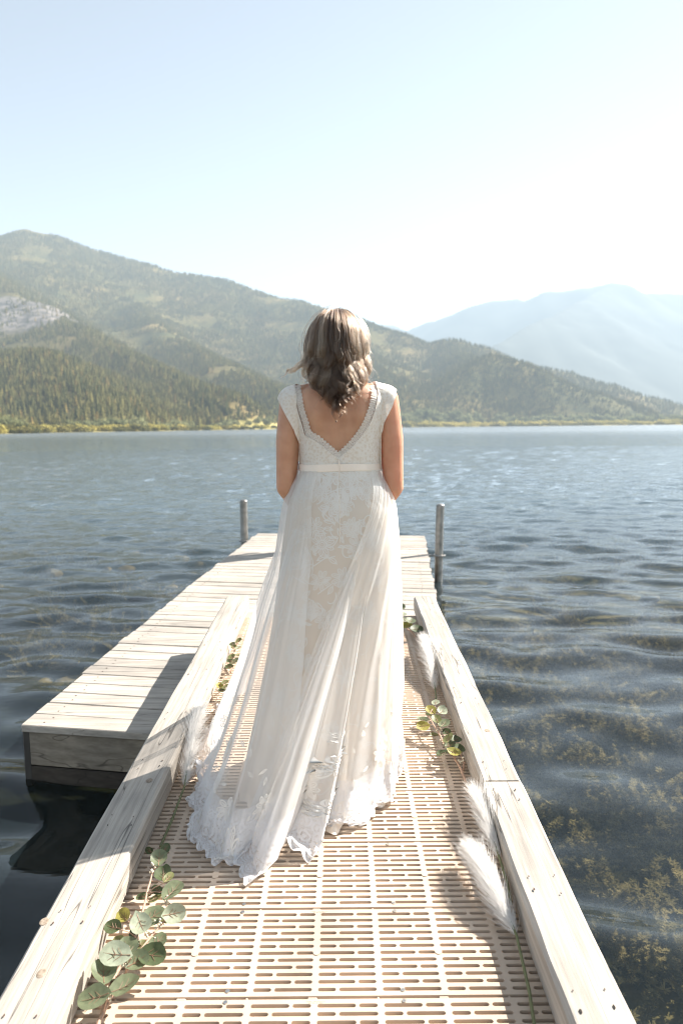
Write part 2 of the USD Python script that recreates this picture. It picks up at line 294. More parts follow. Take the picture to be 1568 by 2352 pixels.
def scatter(name, kinds, pts, sc, rots, idx, label, category):
    pi = UsdGeom.PointInstancer.Define(stage, W+name)
    paths = []
    for i, (me, m) in enumerate(kinds):
        p = usdkit.mesh(stage, W+f'{name}/kind_of_piece_{i:03d}', me, m, smooth=False); paths.append(p.GetPath())
    pi.CreatePrototypesRel().SetTargets(paths)
    pi.CreateProtoIndicesAttr(Vt.IntArray.FromNumpy(idx.astype(np.int32)))
    pi.CreatePositionsAttr(Vt.Vec3fArray.FromNumpy(pts.astype(np.float32)))
    pi.CreateScalesAttr(Vt.Vec3fArray.FromNumpy(sc.astype(np.float32)))
    pi.CreateOrientationsAttr(Vt.QuathArray([Gf.Quath(float(math.cos(a/2)), 0, 0, float(math.sin(a/2))) for a in rots]))
    tag(pi, label, category, kind='stuff')
rng = np.random.default_rng(11)
N = 210000
az = rng.uniform(math.atan2(-1000, 1699), math.atan2(980, 1699), N); rr = np.sqrt(rng.uniform(280**2, 1800**2, N))
tx, ty = rr*np.sin(az), rr*np.cos(az)
tz = ground_height(tx, ty); sd = shore_dist(tx, ty)
cl = on_y(50, 735, 1010)
dens = meshkit.fbm(np.stack([tx/60, ty/60, 0*tx], -1), 4, 21)
rock = np.hypot(np.hypot(tx-cl[0], ty-cl[1]), tz-cl[2])+260*(dens-.5)*.6 < 92
keep = (sd > 34) & (tz > 1.5) & (~rock | (rng.uniform(0, 1, N) < .16)) & (rng.uniform(0, 1, N) < smoothstep(.22, .5, dens)*(.55+.45*smoothstep(1600, 700, rr)))
# leave out what no step to the side could show: the back of the main ridge
keep &= ty < np.interp(tx/ty, main_ridge[:, 0]/main_ridge[:, 1], main_ridge[:, 1])+60
tx, ty, tz, sd, rr = (a[keep] for a in (tx, ty, tz, sd, rr))
hgt = rng.uniform(3.4, 7.2, len(tx))*(1+.25*smoothstep(900, 300, rr))
kinds = [(conifer(1), con_m), (conifer(2, r=.14), con_m), (conifer(3, r=.2), con_m), (conifer(4, r=.2, tiers=5), gold_m)]
idx = rng.choice(4, len(tx), p=[.36, .32, .24, .08])
scatter('hillside_forest', kinds, np.stack([tx, ty, tz-.2], 1), np.stack([hgt*1.1, hgt*1.1, hgt], 1), rng.uniform(0, 6.28, len(tx)), idx, 'dense conifer forest covering the mountain slopes across the lake', 'forest')
def leaf_blob(seed, n=420, sx=1.0, sz=.6, leaf=.11):
    g = np.random.default_rng(seed); c = g.normal(0, 1, (9, 3))*V3(.45*sx, .45*sx, .2*sz)+V3(0, 0, .45*sz)
    k = g.integers(0, 9, n); p = c[k]+g.normal(0, 1, (n, 3))*V3(.2, .2, .17*sz); p[:, 2] = np.abs(p[:, 2])
    a = g.normal(0, 1, (n, 3)); a /= np.linalg.norm(a, axis=1, keepdims=True); b = np.cross(a, g.normal(0, 1, (n, 3))); b /= np.linalg.norm(b, axis=1, keepdims=True)
    s = leaf*g.uniform(.6, 1.4, (n, 1))
    v = np.stack([p-a*s, p+b*s*.6, p+a*s, p-b*s*.6], 1).reshape(-1, 3); q = np.arange(n)[:, None]*4
    return trimesh.Trimesh(v, np.vstack([q+[0, 1, 2], q+[0, 2, 3]]), process=False)
# front row of conifers on the left shore
def at_shore(px, inland):
    az = math.atan2(px-784., 1699.); r = np.interp(az, shore_az, shore_r)+inland
    x, y = r*math.sin(az), r*math.cos(az); return V3(x, y, float(ground_height(np.array([x]), np.array([y]))[0]))
tree_src = []
for k, (sd_, lab) in enumerate(((31, 'slim dark conifer standing in the front row along the far left shore'), (32, 'narrow pointed conifer among the shoreline trees below the left mountain'))):
    p = at_shore([12, 40][k], 30)
    t = thing('conifer_tree', lab, 'tree', p-V3(0, 0, .1), 0, ['front row conifers along the far left shore', 'pointed conifers below the left mountain'][k])
    obj('crown', cat([conifer(sd_, 7.4, .95, 10, 9)]), con_m, t, smooth=False); obj('trunk', tube([(0, 0, -.3), (0, 0, 3), (0, 0, 6.4)], [.13, .09, .02], 6), bark_m, t)
    tree_src.append(t)
rng = np.random.default_rng(5)
for i, px in enumerate(np.concatenate([np.linspace(-20, 640, 62)+rng.normal(0, 5, 62), np.linspace(960, 1560, 40)+rng.normal(0, 8, 40)])):
    s = rng.uniform(.6, 1.08)*(1 if px < 700 else .85); p = at_shore(px, rng.uniform(26, 48) if px < 700 else rng.uniform(60, 90))
    right = px > 700
    copy_of(tree_src[i % 2], p-V3(0, 0, .1), rng.uniform(0, 6), (s*rng.uniform(.85, 1.2), s, s), label='small hazy conifer in the tree line behind the right shore meadow' if right else None, group='hazy conifers behind the right shore' if right else None, name='conifer_tree')
# willows and sage bushes between them and the water
bush_src = []
for k, (m, lab, grp) in enumerate(((willow_m, 'low yellow green willow bush at the edge of the far shore', 'yellow green bushes along the far shore'), (sage_m, 'rounded pale sage green bush on the far shore', 'pale sage bushes along the far shore'), (con_m, 'dark green low bush at the waterline of the far shore', 'dark low bushes along the far waterline'))):
    p = at_shore([60, 100, 150][k], 12)
    t = thing('shore_bush', lab, 'bush', p-V3(0, 0, .1), 0, grp)
    obj('foliage', leaf_blob(70+k, 500, 1.6, 1.0, .15), m, t, smooth=False); obj('stem', tube([(0, 0, -.3), (.03, 0, .4), (0, .03, .8)], [.06, .04, .02], 5), bark_m, t)
    bush_src.append(t)
for i, px in enumerate(np.concatenate([rng.uniform(-30, 650, 130), rng.uniform(905, 1590, 240)])):
    right = px > 700; k = rng.choice(3, p=[.58, .30, .12] if right else [.45, .41, .14]); s = rng.uniform(.9, 2.1)*(3.3 if right else 2.0)
    p = at_shore(px, ({0: rng.uniform(2, 36), 1: rng.uniform(36, 60), 2: rng.uniform(1, 30)} if right else {0: rng.uniform(3, 20), 1: rng.uniform(16, 32), 2: rng.uniform(1, 14)})[k])
    copy_of(bush_src[k], p-V3(0, 0, .1), rng.uniform(0, 6), (s*1.5, s, s*(1.5 if k == 1 else .8)), name='shore_bush')
HAZE = 2.6e-4
knot_m = wood('knot_wood', (.40, .33, .26), (.16, .12, .085), (120, 120, 120), 0, .3, 2)
mark_m = plain('moulded_lettering', (.50, .36, .30), .6, .05, 30)
def cap_dome(r, h):
    a = np.linspace(0, PI/2, 6); prof = np.stack([r*np.cos(a), h*np.sin(a)], 1); prof[-1, 0] = 0.0
    return trimesh.creation.revolve(np.vstack([[0, 0], prof]), sections=20)
# air
haze_m = mat('haze_air', {'v': ('principled_volume', {'color': (.70, .87, 1.0), 'density': HAZE, 'anisotropy': .15})}, [], volume='v.volume')
hz = trimesh.creation.box([19000, 13000, 706]); hz.apply_translation([0, 3000, 706/2-5.2])
tag(obj('haze', hz, haze_m, smooth=False), kind='stuff')

# ------------------------------------------------------------------ gangway
XL0, XL1, XR0, XR1 = -.720, -.584, .442, .572
Y0, Y1, RAIL_H = .15, 4.50, .100
gang = thing('gangway', 'pale grating gangway with weathered timber kerbs leading out to the floating dock', 'gangway', (0, 0, 0))
def timber(x0, x1, y0, y1, z0, z1, seed, bev=.006, wane=.0):
    """a long squared timber along the gangway, its edges worn and wavy"""
    ys = np.linspace(y0, y1, max(8, int((y1-y0)/.03))); P = []
    for i, y in enumerate(ys):
        q = V3(seed, y*2.2, 0); n = lambda k: (meshkit.fbm(np.array([[seed*3.1+k*7, y*3.0, k]]), 3, seed)[0]-.5)
        b = [bev*(1+2.2*abs(n(k))) for k in range(4)]; o = [n(k+5)*.006 for k in range(4)]
        if wane: b[2] += wane*max(0, n(9)+.05)
        a0, a1, c0, c1 = x0+o[0], x1+o[1], z0, z1+o[2]*.6
        ring = [(a0+b[0], c0), (a1-b[1], c0), (a1, c0+b[1]), (a1, c1-b[2]), (a1-b[2], c1), (a0+b[3], c1), (a0, c1-b[3]), (a0, c0+b[0])]
        P.append([(x, y, z+gz(y)) for x, z in ring])
    v, f = grid_mesh(np.array(P), True); n = len(ys)
    cap = [[i, i+1, 0+7] for i in ()]
    tri = np.vstack([f[:, [0, 1, 2]], f[:, [0, 2, 3]]])
    e = (n-1)*8
    tri = np.vstack([tri, [[0, k, k+1] for k in range(1, 7)], [[e, e+k+1, e+k] for k in range(1, 7)]])
    m = trimesh.Trimesh(v, tri, process=False); m.invert() if False else None
    return m
def fix(m):
    m = trimesh.Trimesh(m.vertices, m.faces, process=True); trimesh.repair.fix_normals(m); return m
def nail_marks(parent, x0, x1, y, zt, seed, big=False):
    """two pairs of sunken fixings: a dark worn socket and a rusty head"""
    g = np.random.default_rng(seed)
    for sx in (.24, .74):
        for dy in (0, .055):
            x = x0+(x1-x0)*(sx+g.normal(0, .02)); yy = y+dy+g.normal(0, .006); z = gz(yy)+zt+.0015
            a = np.arange(9)*2*PI/9; r = g.uniform(.0013, .0027)*(1.4 if big and dy == 0 else 1)
            pts = np.stack([x+np.cos(a)*r*g.uniform(.6, 1.1, 9), yy+np.sin(a)*r*g.uniform(.9, 2.2), z+0*a], 1)
            v = np.vstack([pts, pts+V3(0, 0, .0012), [[x, yy, z+.0008]]]); k = np.arange(9); n = (k+1) % 9
            f = np.vstack([np.stack([k, n, n+9], 1), np.stack([k, n+9, k+9], 1), np.stack([k+9, n+9, np.full(9, 18)], 1)])
            obj('nail', trimesh.Trimesh(v, f, process=False), nail_m if dy or g.uniform() < .5 else black_m, parent, smooth=False)
rails = []
for (x0, x1, ya, yb, sd_) in ((XR0, XR1, Y0, 2.255, 1), (XR0, XR1, 2.262, Y1-.03, 2), (XL0, XL1, Y0, Y1+.03, 3)):
    t = obj('kerb_timber', fix(timber(x0, x1, ya, yb, .006, RAIL_H, sd_, wane=.03 if sd_ == 3 else .012)), rail_mats[sd_-1], gang, smooth=30,
            label={1: 'near right kerb timber', 2: 'far right kerb timber', 3: 'left kerb timber'}[sd_])
    rails.append(t)
    ys = {1: (1.36, 1.72, 2.14), 2: (2.33, 2.86, 3.3, 3.85, 4.25), 3: (1.30, 1.62, 2.02, 2.36, 2.75, 3.2, 3.6, 4.1)}[sd_]
    for j, y in enumerate(ys): nail_marks(t, x0, x1, y, RAIL_H+.0006, 10*sd_+j, sd_ == 1)
    # knots, slightly proud and ringed
    for (kx, ky) in {1: (), 2: ((.53, 2.62),), 3: ((-.655, 1.47), (-.63, 2.28), (-.713, 1.63))}[sd_]:
        a = np.arange(20)*2*PI/20; R_ = [(.011, -.001), (.0095, .0002), (.0055, .0003), (.0048, .0001), (.0001, .0003)]
        P = np.array([[(kx+r*math.cos(b)*.95, ky+r*1.3*math.sin(b), gz(ky)+RAIL_H+.0012+h) for b in a] for r, h in R_])
        obj('knot', fix(trimesh.Trimesh(*[(lambda v, f: (v, np.vstack([f[:, [0, 1, 2]], f[:, [0, 2, 3]]])))(*grid_mesh(P, True))][0], process=False)), knot_m, t, smooth=40)
# deck panels: a moulded grid of slats with rounded slots between
PITCH_P, NROW = .290, 13
RP = PITCH_P/NROW; SEAM0 = 1.513
deck_x0, deck_x1 = XL1-.03, XR0+.03
def slot(x0, x1, yc, h):
    return LineString([(x0+h/2, yc), (x1-h/2, yc)]).buffer(h/2, quad_segs=3)
def panel_shape(k):
    p = sbox(deck_x0, 0, deck_x1, PITCH_P-.0085)
    holes = []
    for r in range(1, NROW):
        yc = r*RP-.00425; B = .1465; x = -.0695-8*B
        while x < deck_x1+.3:
            a, b = x+.0065, x+B-.0065
            c = a+(b-a)*(.335 if r % 2 else .665)
            for s0, s1 in ((a, c-.0032), (c+.0032, b)):
                s0, s1 = max(s0, deck_x0+.012), min(s1, deck_x1-.012)
                if s1-s0 > .02: holes.append(slot(s0, s1, yc, .0106))
            x += B
    return p.difference(unary_union(holes))
ps = panel_shape(0)
pm = trimesh.creation.extrude_polygon(ps, .038, engine='earcut')
logo = cat([trimesh.creation.box([w, .0022, .0006], trimesh.transformations.translation_matrix([x, y, 0])) for x, y, w in
            ((-.006, .2755, .012), (.008, .2757, .007), (.018, .2753, .009), (.028, .2757, .005), (-.004, .2715, .005), (.004, .2711, .006), (.012, .2713, .004), (.021, .2715, .008))])
y_first = SEAM0-5*PITCH_P
for k in range(-5, 11):
    ya = SEAM0+k*PITCH_P
    if ya+PITCH_P > Y1+.06: break
    if ya < Y0-.3: continue
    m = pm.copy(); m.apply_translation([0, 0, -.038]); m.apply_transform(trimesh.transformations.rotation_matrix(math.atan(GS), [1, 0, 0])); m.apply_translation([0, ya+.004, gz(ya+.004)])
    pn = obj('deck_panel', m, plastic_m, gang, smooth=25)
    if 1.0 < ya < 2.7:
        for x in (-.661, -.268, .127):
            for yy in (ya+.0185, ya+PITCH_P-.012):
                if x < deck_x0: continue
                s = cat([trimesh.creation.cylinder(.0052, .0014, sections=14), trimesh.creation.box([.0055, .0011, .0022]), trimesh.creation.box([.0011, .0055, .0022])])
                s.apply_translation([x+.002, yy, gz(yy)+.0009]); obj('screw', s, steel_m, pn, smooth=30)
        for x in (-.069+.1465*-2, -.069, -.069+.1465*2):
            d = trimesh.creation.cylinder(.0085, .0014, sections=20); yy = ya+PITCH_P*.46; d.apply_translation([x, yy, gz(yy)+.0007]); obj('moulding_plug', d, plastic_m, pn, smooth=30)
        lg = logo.copy(); lg.apply_translation([-.075, ya+.004, gz(ya+.27)+.0006]); obj('moulded_mark', lg, mark_m, pn, smooth=False)
        for j in range(7):
            x = deck_x0+.1+j*.1465; yy = ya+.0005
            s = cham_box(.022 if j % 2 else .006, .0075, .008, .002); s.apply_translation([x, yy, gz(yy)-.006]); obj('clip', s, plastic_m, pn, smooth=25)
# frame under the deck
for x0, x1 in ((XL0+.02, XL1-.012), (XR0+.012, XR1-.02), (-.278, -.24), (.107, .145)):
    obj('stringer', fix(timber(x0, x1, Y0, Y1-.06, -.21, -.0395, 20)), rail_mats[0], gang)
for y in (1.2, 2.2, 3.2, 4.2):
    for xa, xb in ((XL1-.012, -.278), (-.24, .107), (.145, XR0+.012)):
        b = cham_box(xb-xa-.004, .04, .16, .004); b.apply_translation([(xa+xb)/2, y, gz(y)-.137]); obj('cross_beam', b, rail_mats[1], gang)

# ------------------------------------------------------------------ floating docks
DZ = -0.10
def quad_pt(C, s, t):      # C: near-left, near-right, far-right, far-left
    return (C[0]*(1-s)+C[1]*s)*(1-t)+(C[3]*(1-s)+C[2]*s)*t
def on_dock(x, y): return on_z(x, y, DZ)
def make_dock(C, n, label, seed):
    d = thing('floating_dock', label, 'dock')
    g = np.random.default_rng(seed); L = np.linalg.norm(C[3]-C[0])
    gap = .007/L
    for i in range(n):
        t0, t1 = i/n+gap/2, (i+1)/n-gap/2
        dz = g.normal(0, .0015); e0, e1 = g.normal(0, .006, 2); P = []
        ss = np.linspace(0, 1, 26)
        for s in ss:
            w = .0012*math.sin(7*s+i)+g.normal(0, .0004)
            a = quad_pt(C, s, t0+w/L*.6); b = quad_pt(C, s, t1+w/L*.8)
            ex = (C[1]-C[0])/np.linalg.norm(C[1]-C[0])*(e0 if s == 0 else e1 if s == 1 else 0)
            a, b = a+ex, b+ex; u = (b-a)/np.linalg.norm(b-a); bv = .004; T = .036; up = V3(0, 0, 1); z = V3(0, 0, dz+.0008*math.sin(5*s+2*i))
            ring = [a+u*bv-up*T, b-u*bv-up*T, b-up*(T-bv), b-up*bv, b-u*bv, a+u*bv, a-up*bv, a-up*(T-bv)]
            P.append([q+z for q in ring])
        v, f = grid_mesh(np.array(P), True); e = 25*8
        tri = np.vstack([f[:, [0, 1, 2]], f[:, [0, 2, 3]], [[0, k, k+1] for k in range(1, 7)], [[e, e+k+1, e+k] for k in range(1, 7)]])
        b = obj('deck_board', fix(trimesh.Trimesh(v, tri, process=False)), board_mats[g.integers(0, 5)], d)
        if i < 12 or seed == 1:
            for s in (.05, .37, .66, .95):
                for tt in (.3, .72):
                    p = quad_pt(C, s+g.normal(0, .004), t0+(t1-t0)*tt)
                    c = trimesh.creation.cylinder(.0042, .0012, sections=8); c.apply_translation(p+V3(0, 0, dz+.0012)); obj('nail', c, nail_m, b, smooth=False)
    # fascia boards and frame below
    inset = .025
    def side(p, q, z0, z1, th, name, m, label=None):
        p, q = p.copy(), q.copy(); u = (q-p)/np.linalg.norm(q-p); nn = V3(-u[1], u[0], 0)
        cen = (C[0]+C[1]+C[2]+C[3])/4
        if nn@(cen-p) < 0: nn = -nn
        p = p+nn*inset+u*inset; q = q+nn*inset-u*inset
        Ln = np.linalg.norm(q-p); b = cham_box(Ln, th, z1-z0, .004)
        R_ = np.eye(4); R_[:3, 0] = u; R_[:3, 1] = nn; R_[:3, 2] = np.cross(u, nn); R_[:3, 3] = (p+q)/2+nn*th/2+V3(0, 0, (z0+z1)/2-DZ); b.apply_transform(R_)
        trimesh.repair.fix_normals(b); obj(name, b, m, d, label=label)
    for (p, q) in ((C[0], C[1]), (C[1], C[2]), (C[2], C[3]), (C[3], C[0])):
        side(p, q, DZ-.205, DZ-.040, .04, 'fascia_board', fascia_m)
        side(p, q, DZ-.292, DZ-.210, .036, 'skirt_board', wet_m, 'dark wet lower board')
    for p, s in ((C[0], (1, 1)), (C[1], (-1, 1)), (C[2], (-1, -1)), (C[3], (1, -1))):
        b = cham_box(.035, .055, .27, .004); b.apply_translation(p+V3(s[0]*.016, s[1]*.03+.02*s[1], -.175)); obj('corner_post', b, dark_m, d)
    for s in (.2, .5, .8):
        a, b_ = quad_pt(C, s, .12), quad_pt(C, s, .88); f = trimesh.creation.box([.42, np.linalg.norm(b_-a), .24]); f = cham_box(.42, np.linalg.norm(b_-a), .24, .03)
        f.apply_translation((a+b_)/2+V3(0, 0, -.29)); obj('float', f, dark_m, d)
    return d
c_nl, c_ml, c_fl = on_dock(46, 1666), on_dock(447, 1336), on_dock(592, 1225)
c_fr, c_mr = on_dock(975, 1230.5), on_dock(998.5, 1354)
e = (c_mr-c_fr); c_nr = c_mr+e*((c_mr[1]-2.94)/abs(e[1])); 
vv = (c_fl-c_ml)/np.linalg.norm(c_fl-c_ml); ww = (c_fr-c_mr)/np.linalg.norm(c_fr-c_mr)
make_dock([c_nl, c_nr, c_mr, c_ml], 22, 'near weathered plank dock that the gangway lands on, with its boxed end above the water', 1)
make_dock([c_ml+vv*.02, c_mr+ww*.02, c_fr, c_fl], 20, 'far plank dock beyond the dark joint, between the two steel pipes', 2)

# mooring pipes
for k, (bx0, by0, top, lab) in enumerate(((on_y(1012, 1158, 7.85)[0]-.012, 7.85, on_y(1012, 1158, 7.85)[2], 'steel mooring pipe right of the dock, standing in a ring in the water'),
                                     (on_y(559, 1148, 9.0)[0], 9.0, on_y(559, 1148, 9.0)[2], 'steel mooring pipe at the far left edge of the dock, left of the bride'))):
    p = thing('mooring_pipe', lab, 'post', (bx0, by0, 0))
    rad = .043 if k == 0 else .046
    lean = .018 if k == 0 else 0.0
    obj('pipe', tube([(-lean*1.5, 0, -1.5), (-lean*.4, 0, -.4), (0, 0, .2), (lean*.4, 0, top-.016)], rad, 20), pipe_m, p, smooth=40)
    obj('cap', trimesh.Trimesh(*(lambda c: (c.vertices, c.faces))(cap_dome(rad+.002, .022)), process=False).apply_translation([lean*.4, 0, top-.0165]), pipe_m, p, smooth=50)
    sgn = -1 if k == 0 else 1
    ring = trimesh.creation.torus(rad+.016, .010, major_sections=24, minor_sections=8); ring.apply_translation([0, 0, DZ-.02]); obj('mooring_ring', ring, pipe_m, p, smooth=40)
    arm = tube([(sgn*(rad+.02), 0, DZ-.02), (sgn*(rad+.09), 0, DZ-.02)], .012, 8); obj('ring_arm', arm, pipe_m, p, smooth=40)
# ------------------------------------------------------------------ people
from manifold3d import Manifold, Mesh as MMesh
def to_man(m):
    return Manifold(MMesh(np.asarray(m.vertices, np.float32), np.asarray(m.faces, np.uint32)))
def from_man(M):
    q = M.to_mesh(); return trimesh.Trimesh(np.array(q.vert_properties[:, :3]), np.array(q.tri_verts), process=True)
def ball(c, r, n=20):
    s = Manifold.sphere(1.0, n); r = V3(*(r if np.ndim(r) else (r, r, r)))
    return s.scale(list(map(float, r))).translate(list(map(float, c)))
def bone(a, ra, b, rb): return Manifold.batch_hull([ball(a, ra), ball(b, rb)])
def chain(pts): 
    out = Manifold()
    for (a, ra), (b, rb) in zip(pts[:-1], pts[1:]): out = out+bone(a, ra, b, rb)
    return out
def ring_loft(rings, n=48, p=2.3):
    """rings: (z, cx, half width, y front, y back)"""
    a = np.arange(n)*2*PI/n; c, s = np.cos(a), np.sin(a); P = []
    for z, cx, w, yf, yb in rings:
        x = cx+w*np.sign(c)*np.abs(c)**(2/p); y = (yf+yb)/2+(yf-yb)/2*np.sign(s)*np.abs(s)**(2/p); P.append(np.stack([x, y, 0*x+z], 1))
    v, f = grid_mesh(np.array(P), True); k = np.arange(n); e = (len(rings)-1)*n
    v = np.vstack([v, P[0].mean(0), P[-1].mean(0)])
    tri = np.vstack([f[:, [0, 1, 2]], f[:, [0, 2, 3]], np.stack([(k+1) % n, k, np.full(n, len(v)-2)], 1), np.stack([e+k, e+(k+1) % n, np.full(n, len(v)-1)], 1)])
    m = trimesh.Trimesh(v, tri, process=False); trimesh.repair.fix_normals(m); return m
def hand(wrist, palm_to, palm_n, side, s=1.0):
    """palm, four unequal bent fingers and a thumb; palm_to = direction of the fingers, palm_n = the way the palm faces"""
    d = palm_to/np.linalg.norm(palm_to); n = palm_n-d*(palm_n@d); n /= np.linalg.norm(n); w = np.cross(d, n)*side
    P = lambda a, b, c: wrist+s*(d*a+w*b+n*c)
    H = Manifold.batch_hull([ball(P(.005, .014, 0), .014*s), ball(P(.005, -.014, 0), .014*s), ball(P(.080, .030, 0), .0105*s), ball(P(.082, -.026, 0), .0105*s)])
    for i, (b, L) in enumerate(((.030, .066), (.0105, .076), (-.009, .071), (-.027, .055))):
        c = .30+.05*i; a = P(.080, b, 0); k1 = P(.080+.44*L, b*1.05, .10*L); k2 = P(.080+.74*L, b*1.05, c*L); k3 = P(.080+.92*L, b*1.0, (c+.32)*L)
        H = H+chain([(a, .0098*s), (k1, .0088*s), (k2, .0080*s), (k3, .0068*s)])
    H = H+chain([(P(.018, .020, .004), .013*s), (P(.048, .044, .014), .0105*s), (P(.074, .050, .026), .0088*s), (P(.092, .044, .034), .0072*s)])
    return H
BX, BY = -.004, 2.475
skin_m = mat('skin', {'g': ('geometry', {}), 'n': ('noise_texture', {'scale': 22.0, 'detail': 4.0}), 'n2': ('noise_texture', {'scale': 420.0, 'detail': 2.0}),
    'r': ('rgb_ramp', {'ramp': [(.3, (.41, .205, .118)), (.7, (.49, .27, .165))]}), 'b': ('bump', {'strength': .12, 'distance': .001}),
    'p': ('principled_bsdf', {'roughness': .48, 'specular_ior_level': .4, 'subsurface_weight': .25, 'subsurface_scale': .012, 'subsurface_radius': (1.0, .35, .2)})},
    [('g.position', 'n.vector'), ('n.fac', 'r.fac'), ('r.color', 'p.base_color'), ('g.position', 'n2.vector'), ('n2.fac', 'b.height'), ('b.normal', 'p.normal')], surface='p.BSDF')
torso_rings = [(.80, BX, .165, BY+.105, BY-.12), (.95, BX, .172, BY+.115, BY-.125), (1.05, BX, .150, BY+.105, BY-.108), (1.125, BX, .129, BY+.098, BY-.096), (1.16, BX, .127, BY+.105, BY-.096),
    (1.22, BX, .134, BY+.125, BY-.100), (1.27, BX, .142, BY+.128, BY-.105), (1.32, BX, .150, BY+.105, BY-.108), (1.355, BX, .150, BY+.080, BY-.104), (1.385, BX, .130, BY+.055, BY-.092), (1.405, BX, .098, BY+.038, BY-.075), (1.425, BX, .062, BY+.025, BY-.055)]
B = to_man(ring_loft(torso_rings))
HC = V3(-.014, BY+.012, 1.525)
B = B+chain([((BX, BY-.012, 1.37), (.062, .058, .04)), ((-.010, BY-.004, 1.45), (.049, .050, .03))])
B = B+bone((-.010, BY-.004, 1.44), (.050, .052, .03), HC+V3(0, -.005, -.03), (.052, .062, .04))
head = ball(HC, (.071, .088, .103), 32)+Manifold.batch_hull([ball(HC+V3(0, .030, -.035), (.054, .050, .05)), ball(HC+V3(0, .064, -.093), (.020, .018, .014))])
head = head+bone(HC+V3(0, .084, .012), .009, HC+V3(0, .104, -.026), .011)+ball(HC+V3(-.010, .096, -.029), .008)+ball(HC+V3(.010, .096, -.029), .008)
head = head+bone(HC+V3(-.016, .084, -.058), .0065, HC+V3(.016, .084, -.058), .0065)+bone(HC+V3(-.013, .083, -.067), .007, HC+V3(.013, .083, -.067), .007)
for sx in (-1, 1):
    head = head+bone(HC+V3(sx*.018, .082, .026), .008, HC+V3(sx*.042, .072, .028), .007)
    head = head+Manifold.batch_hull([ball(HC+V3(sx*.071, -.004, .012), (.007, .016, .020)), ball(HC+V3(sx*.068, .004, -.022), (.006, .010, .012))])
B = B+head
arms = {}
for sx in (-1, 1):
    sh = V3(BX+sx*.150, BY-.008, 1.352); el = V3(BX+sx*.178, BY-.014, 1.070); wr = V3(BX+sx*.098, BY+.170, .950)
    mid = (sh+el)/2+V3(sx*.007, -.004, .02)
    B = B+chain([(V3(BX+sx*.10, BY-.015, 1.375), .036), (sh, (.047, .050, .047)), (mid, (.0395, .045, .05)), (el, (.034, .038, .036)), (el*.62+wr*.38+V3(sx*.006, 0, 0), (.037, .037, .034)), (wr, .025)])
    B = B+hand(wr, V3(-sx*.80, .35, -.42), V3(-sx*.25, -.9, -.2), sx, .92)
for sx in (-1, 1):        # legs under the gown, standing feet
    B = B+chain([((BX+sx*.078, BY, .86), .082), ((BX+sx*.080, BY+.004, .47), .055), ((BX+sx*.080, BY-.008, .33), .050), ((BX+sx*.078, BY-.004, .12), .034)])
    fz0 = gz(BY)
    B = B+Manifold.batch_hull([ball((BX+sx*.078, BY-.03, fz0+.032), (.028, .03, .03)), ball((BX+sx*.085, BY+.13, fz0+.018), (.038, .04, .017)), ball((BX+sx*.078, BY, .11), .034)])
body = from_man(B.refine_to_length(.011))
trimesh.smoothing.filter_taubin(body, lamb=.5, nu=.52, iterations=14)
v = body.vertices.copy()
back = (v[:, 1] < BY-.03)
v[:, 1] += np.where(back, .0075*np.exp(-((v[:, 0]-BX-.001)/.016)**2)*smoothstep(1.12, 1.2, v[:, 2])*(1-smoothstep(1.34, 1.40, v[:, 2])), 0)
for sx in (-1, 1):
    v[:, 1] -= np.where(back, .0085*np.exp(-((v[:, 0]-BX-sx*.074)/.030)**2-((v[:, 2]-1.305)/.048)**2)-.004*np.exp(-((v[:, 0]-BX-sx*.040)/.014)**2-((v[:, 2]-1.30)/.06)**2), 0)
body.vertices = v
eye_m = plain('eye_white', (.75, .73, .70), .2, .02); brow_m = plain('brown_hair_short', (.07, .045, .03), .6, .2)
bride = thing('person', 'bride in white lace gown with low V back, standing on the gangway', 'person', (0, 0, 0))
obj('body', body, skin_m, bride, smooth=True)
for sx in (-1, 1):
    e = trimesh.creation.icosphere(2, .0105); e.apply_translation(HC+V3(sx*.030, .0735, .008)); obj('eye', e, eye_m, bride, smooth=True)
mo = trimesh.creation.icosphere(1, .0022); mo.apply_scale([1, .5, 1])
prox = trimesh.proximity.ProximityQuery(body)
from scipy.interpolate import LinearNDInterpolator
from scipy.ndimage import gaussian_filter1d
bn = body.vertex_normals; bsel = (bn[:, 1] < -.08) & (body.vertices[:, 2] > 1.05) & (body.vertices[:, 2] < 1.47) & (body.vertices[:, 1] < BY+.02)
back_at = LinearNDInterpolator(body.vertices[bsel][:, [0, 2]], body.vertices[bsel][:, 1])
p0 = on_y(771, 968, BY-.1); p0 = prox.on_surface([p0])[0][0]; mo.apply_translation(p0); obj('mole', mo, brow_m, bride, smooth=True)

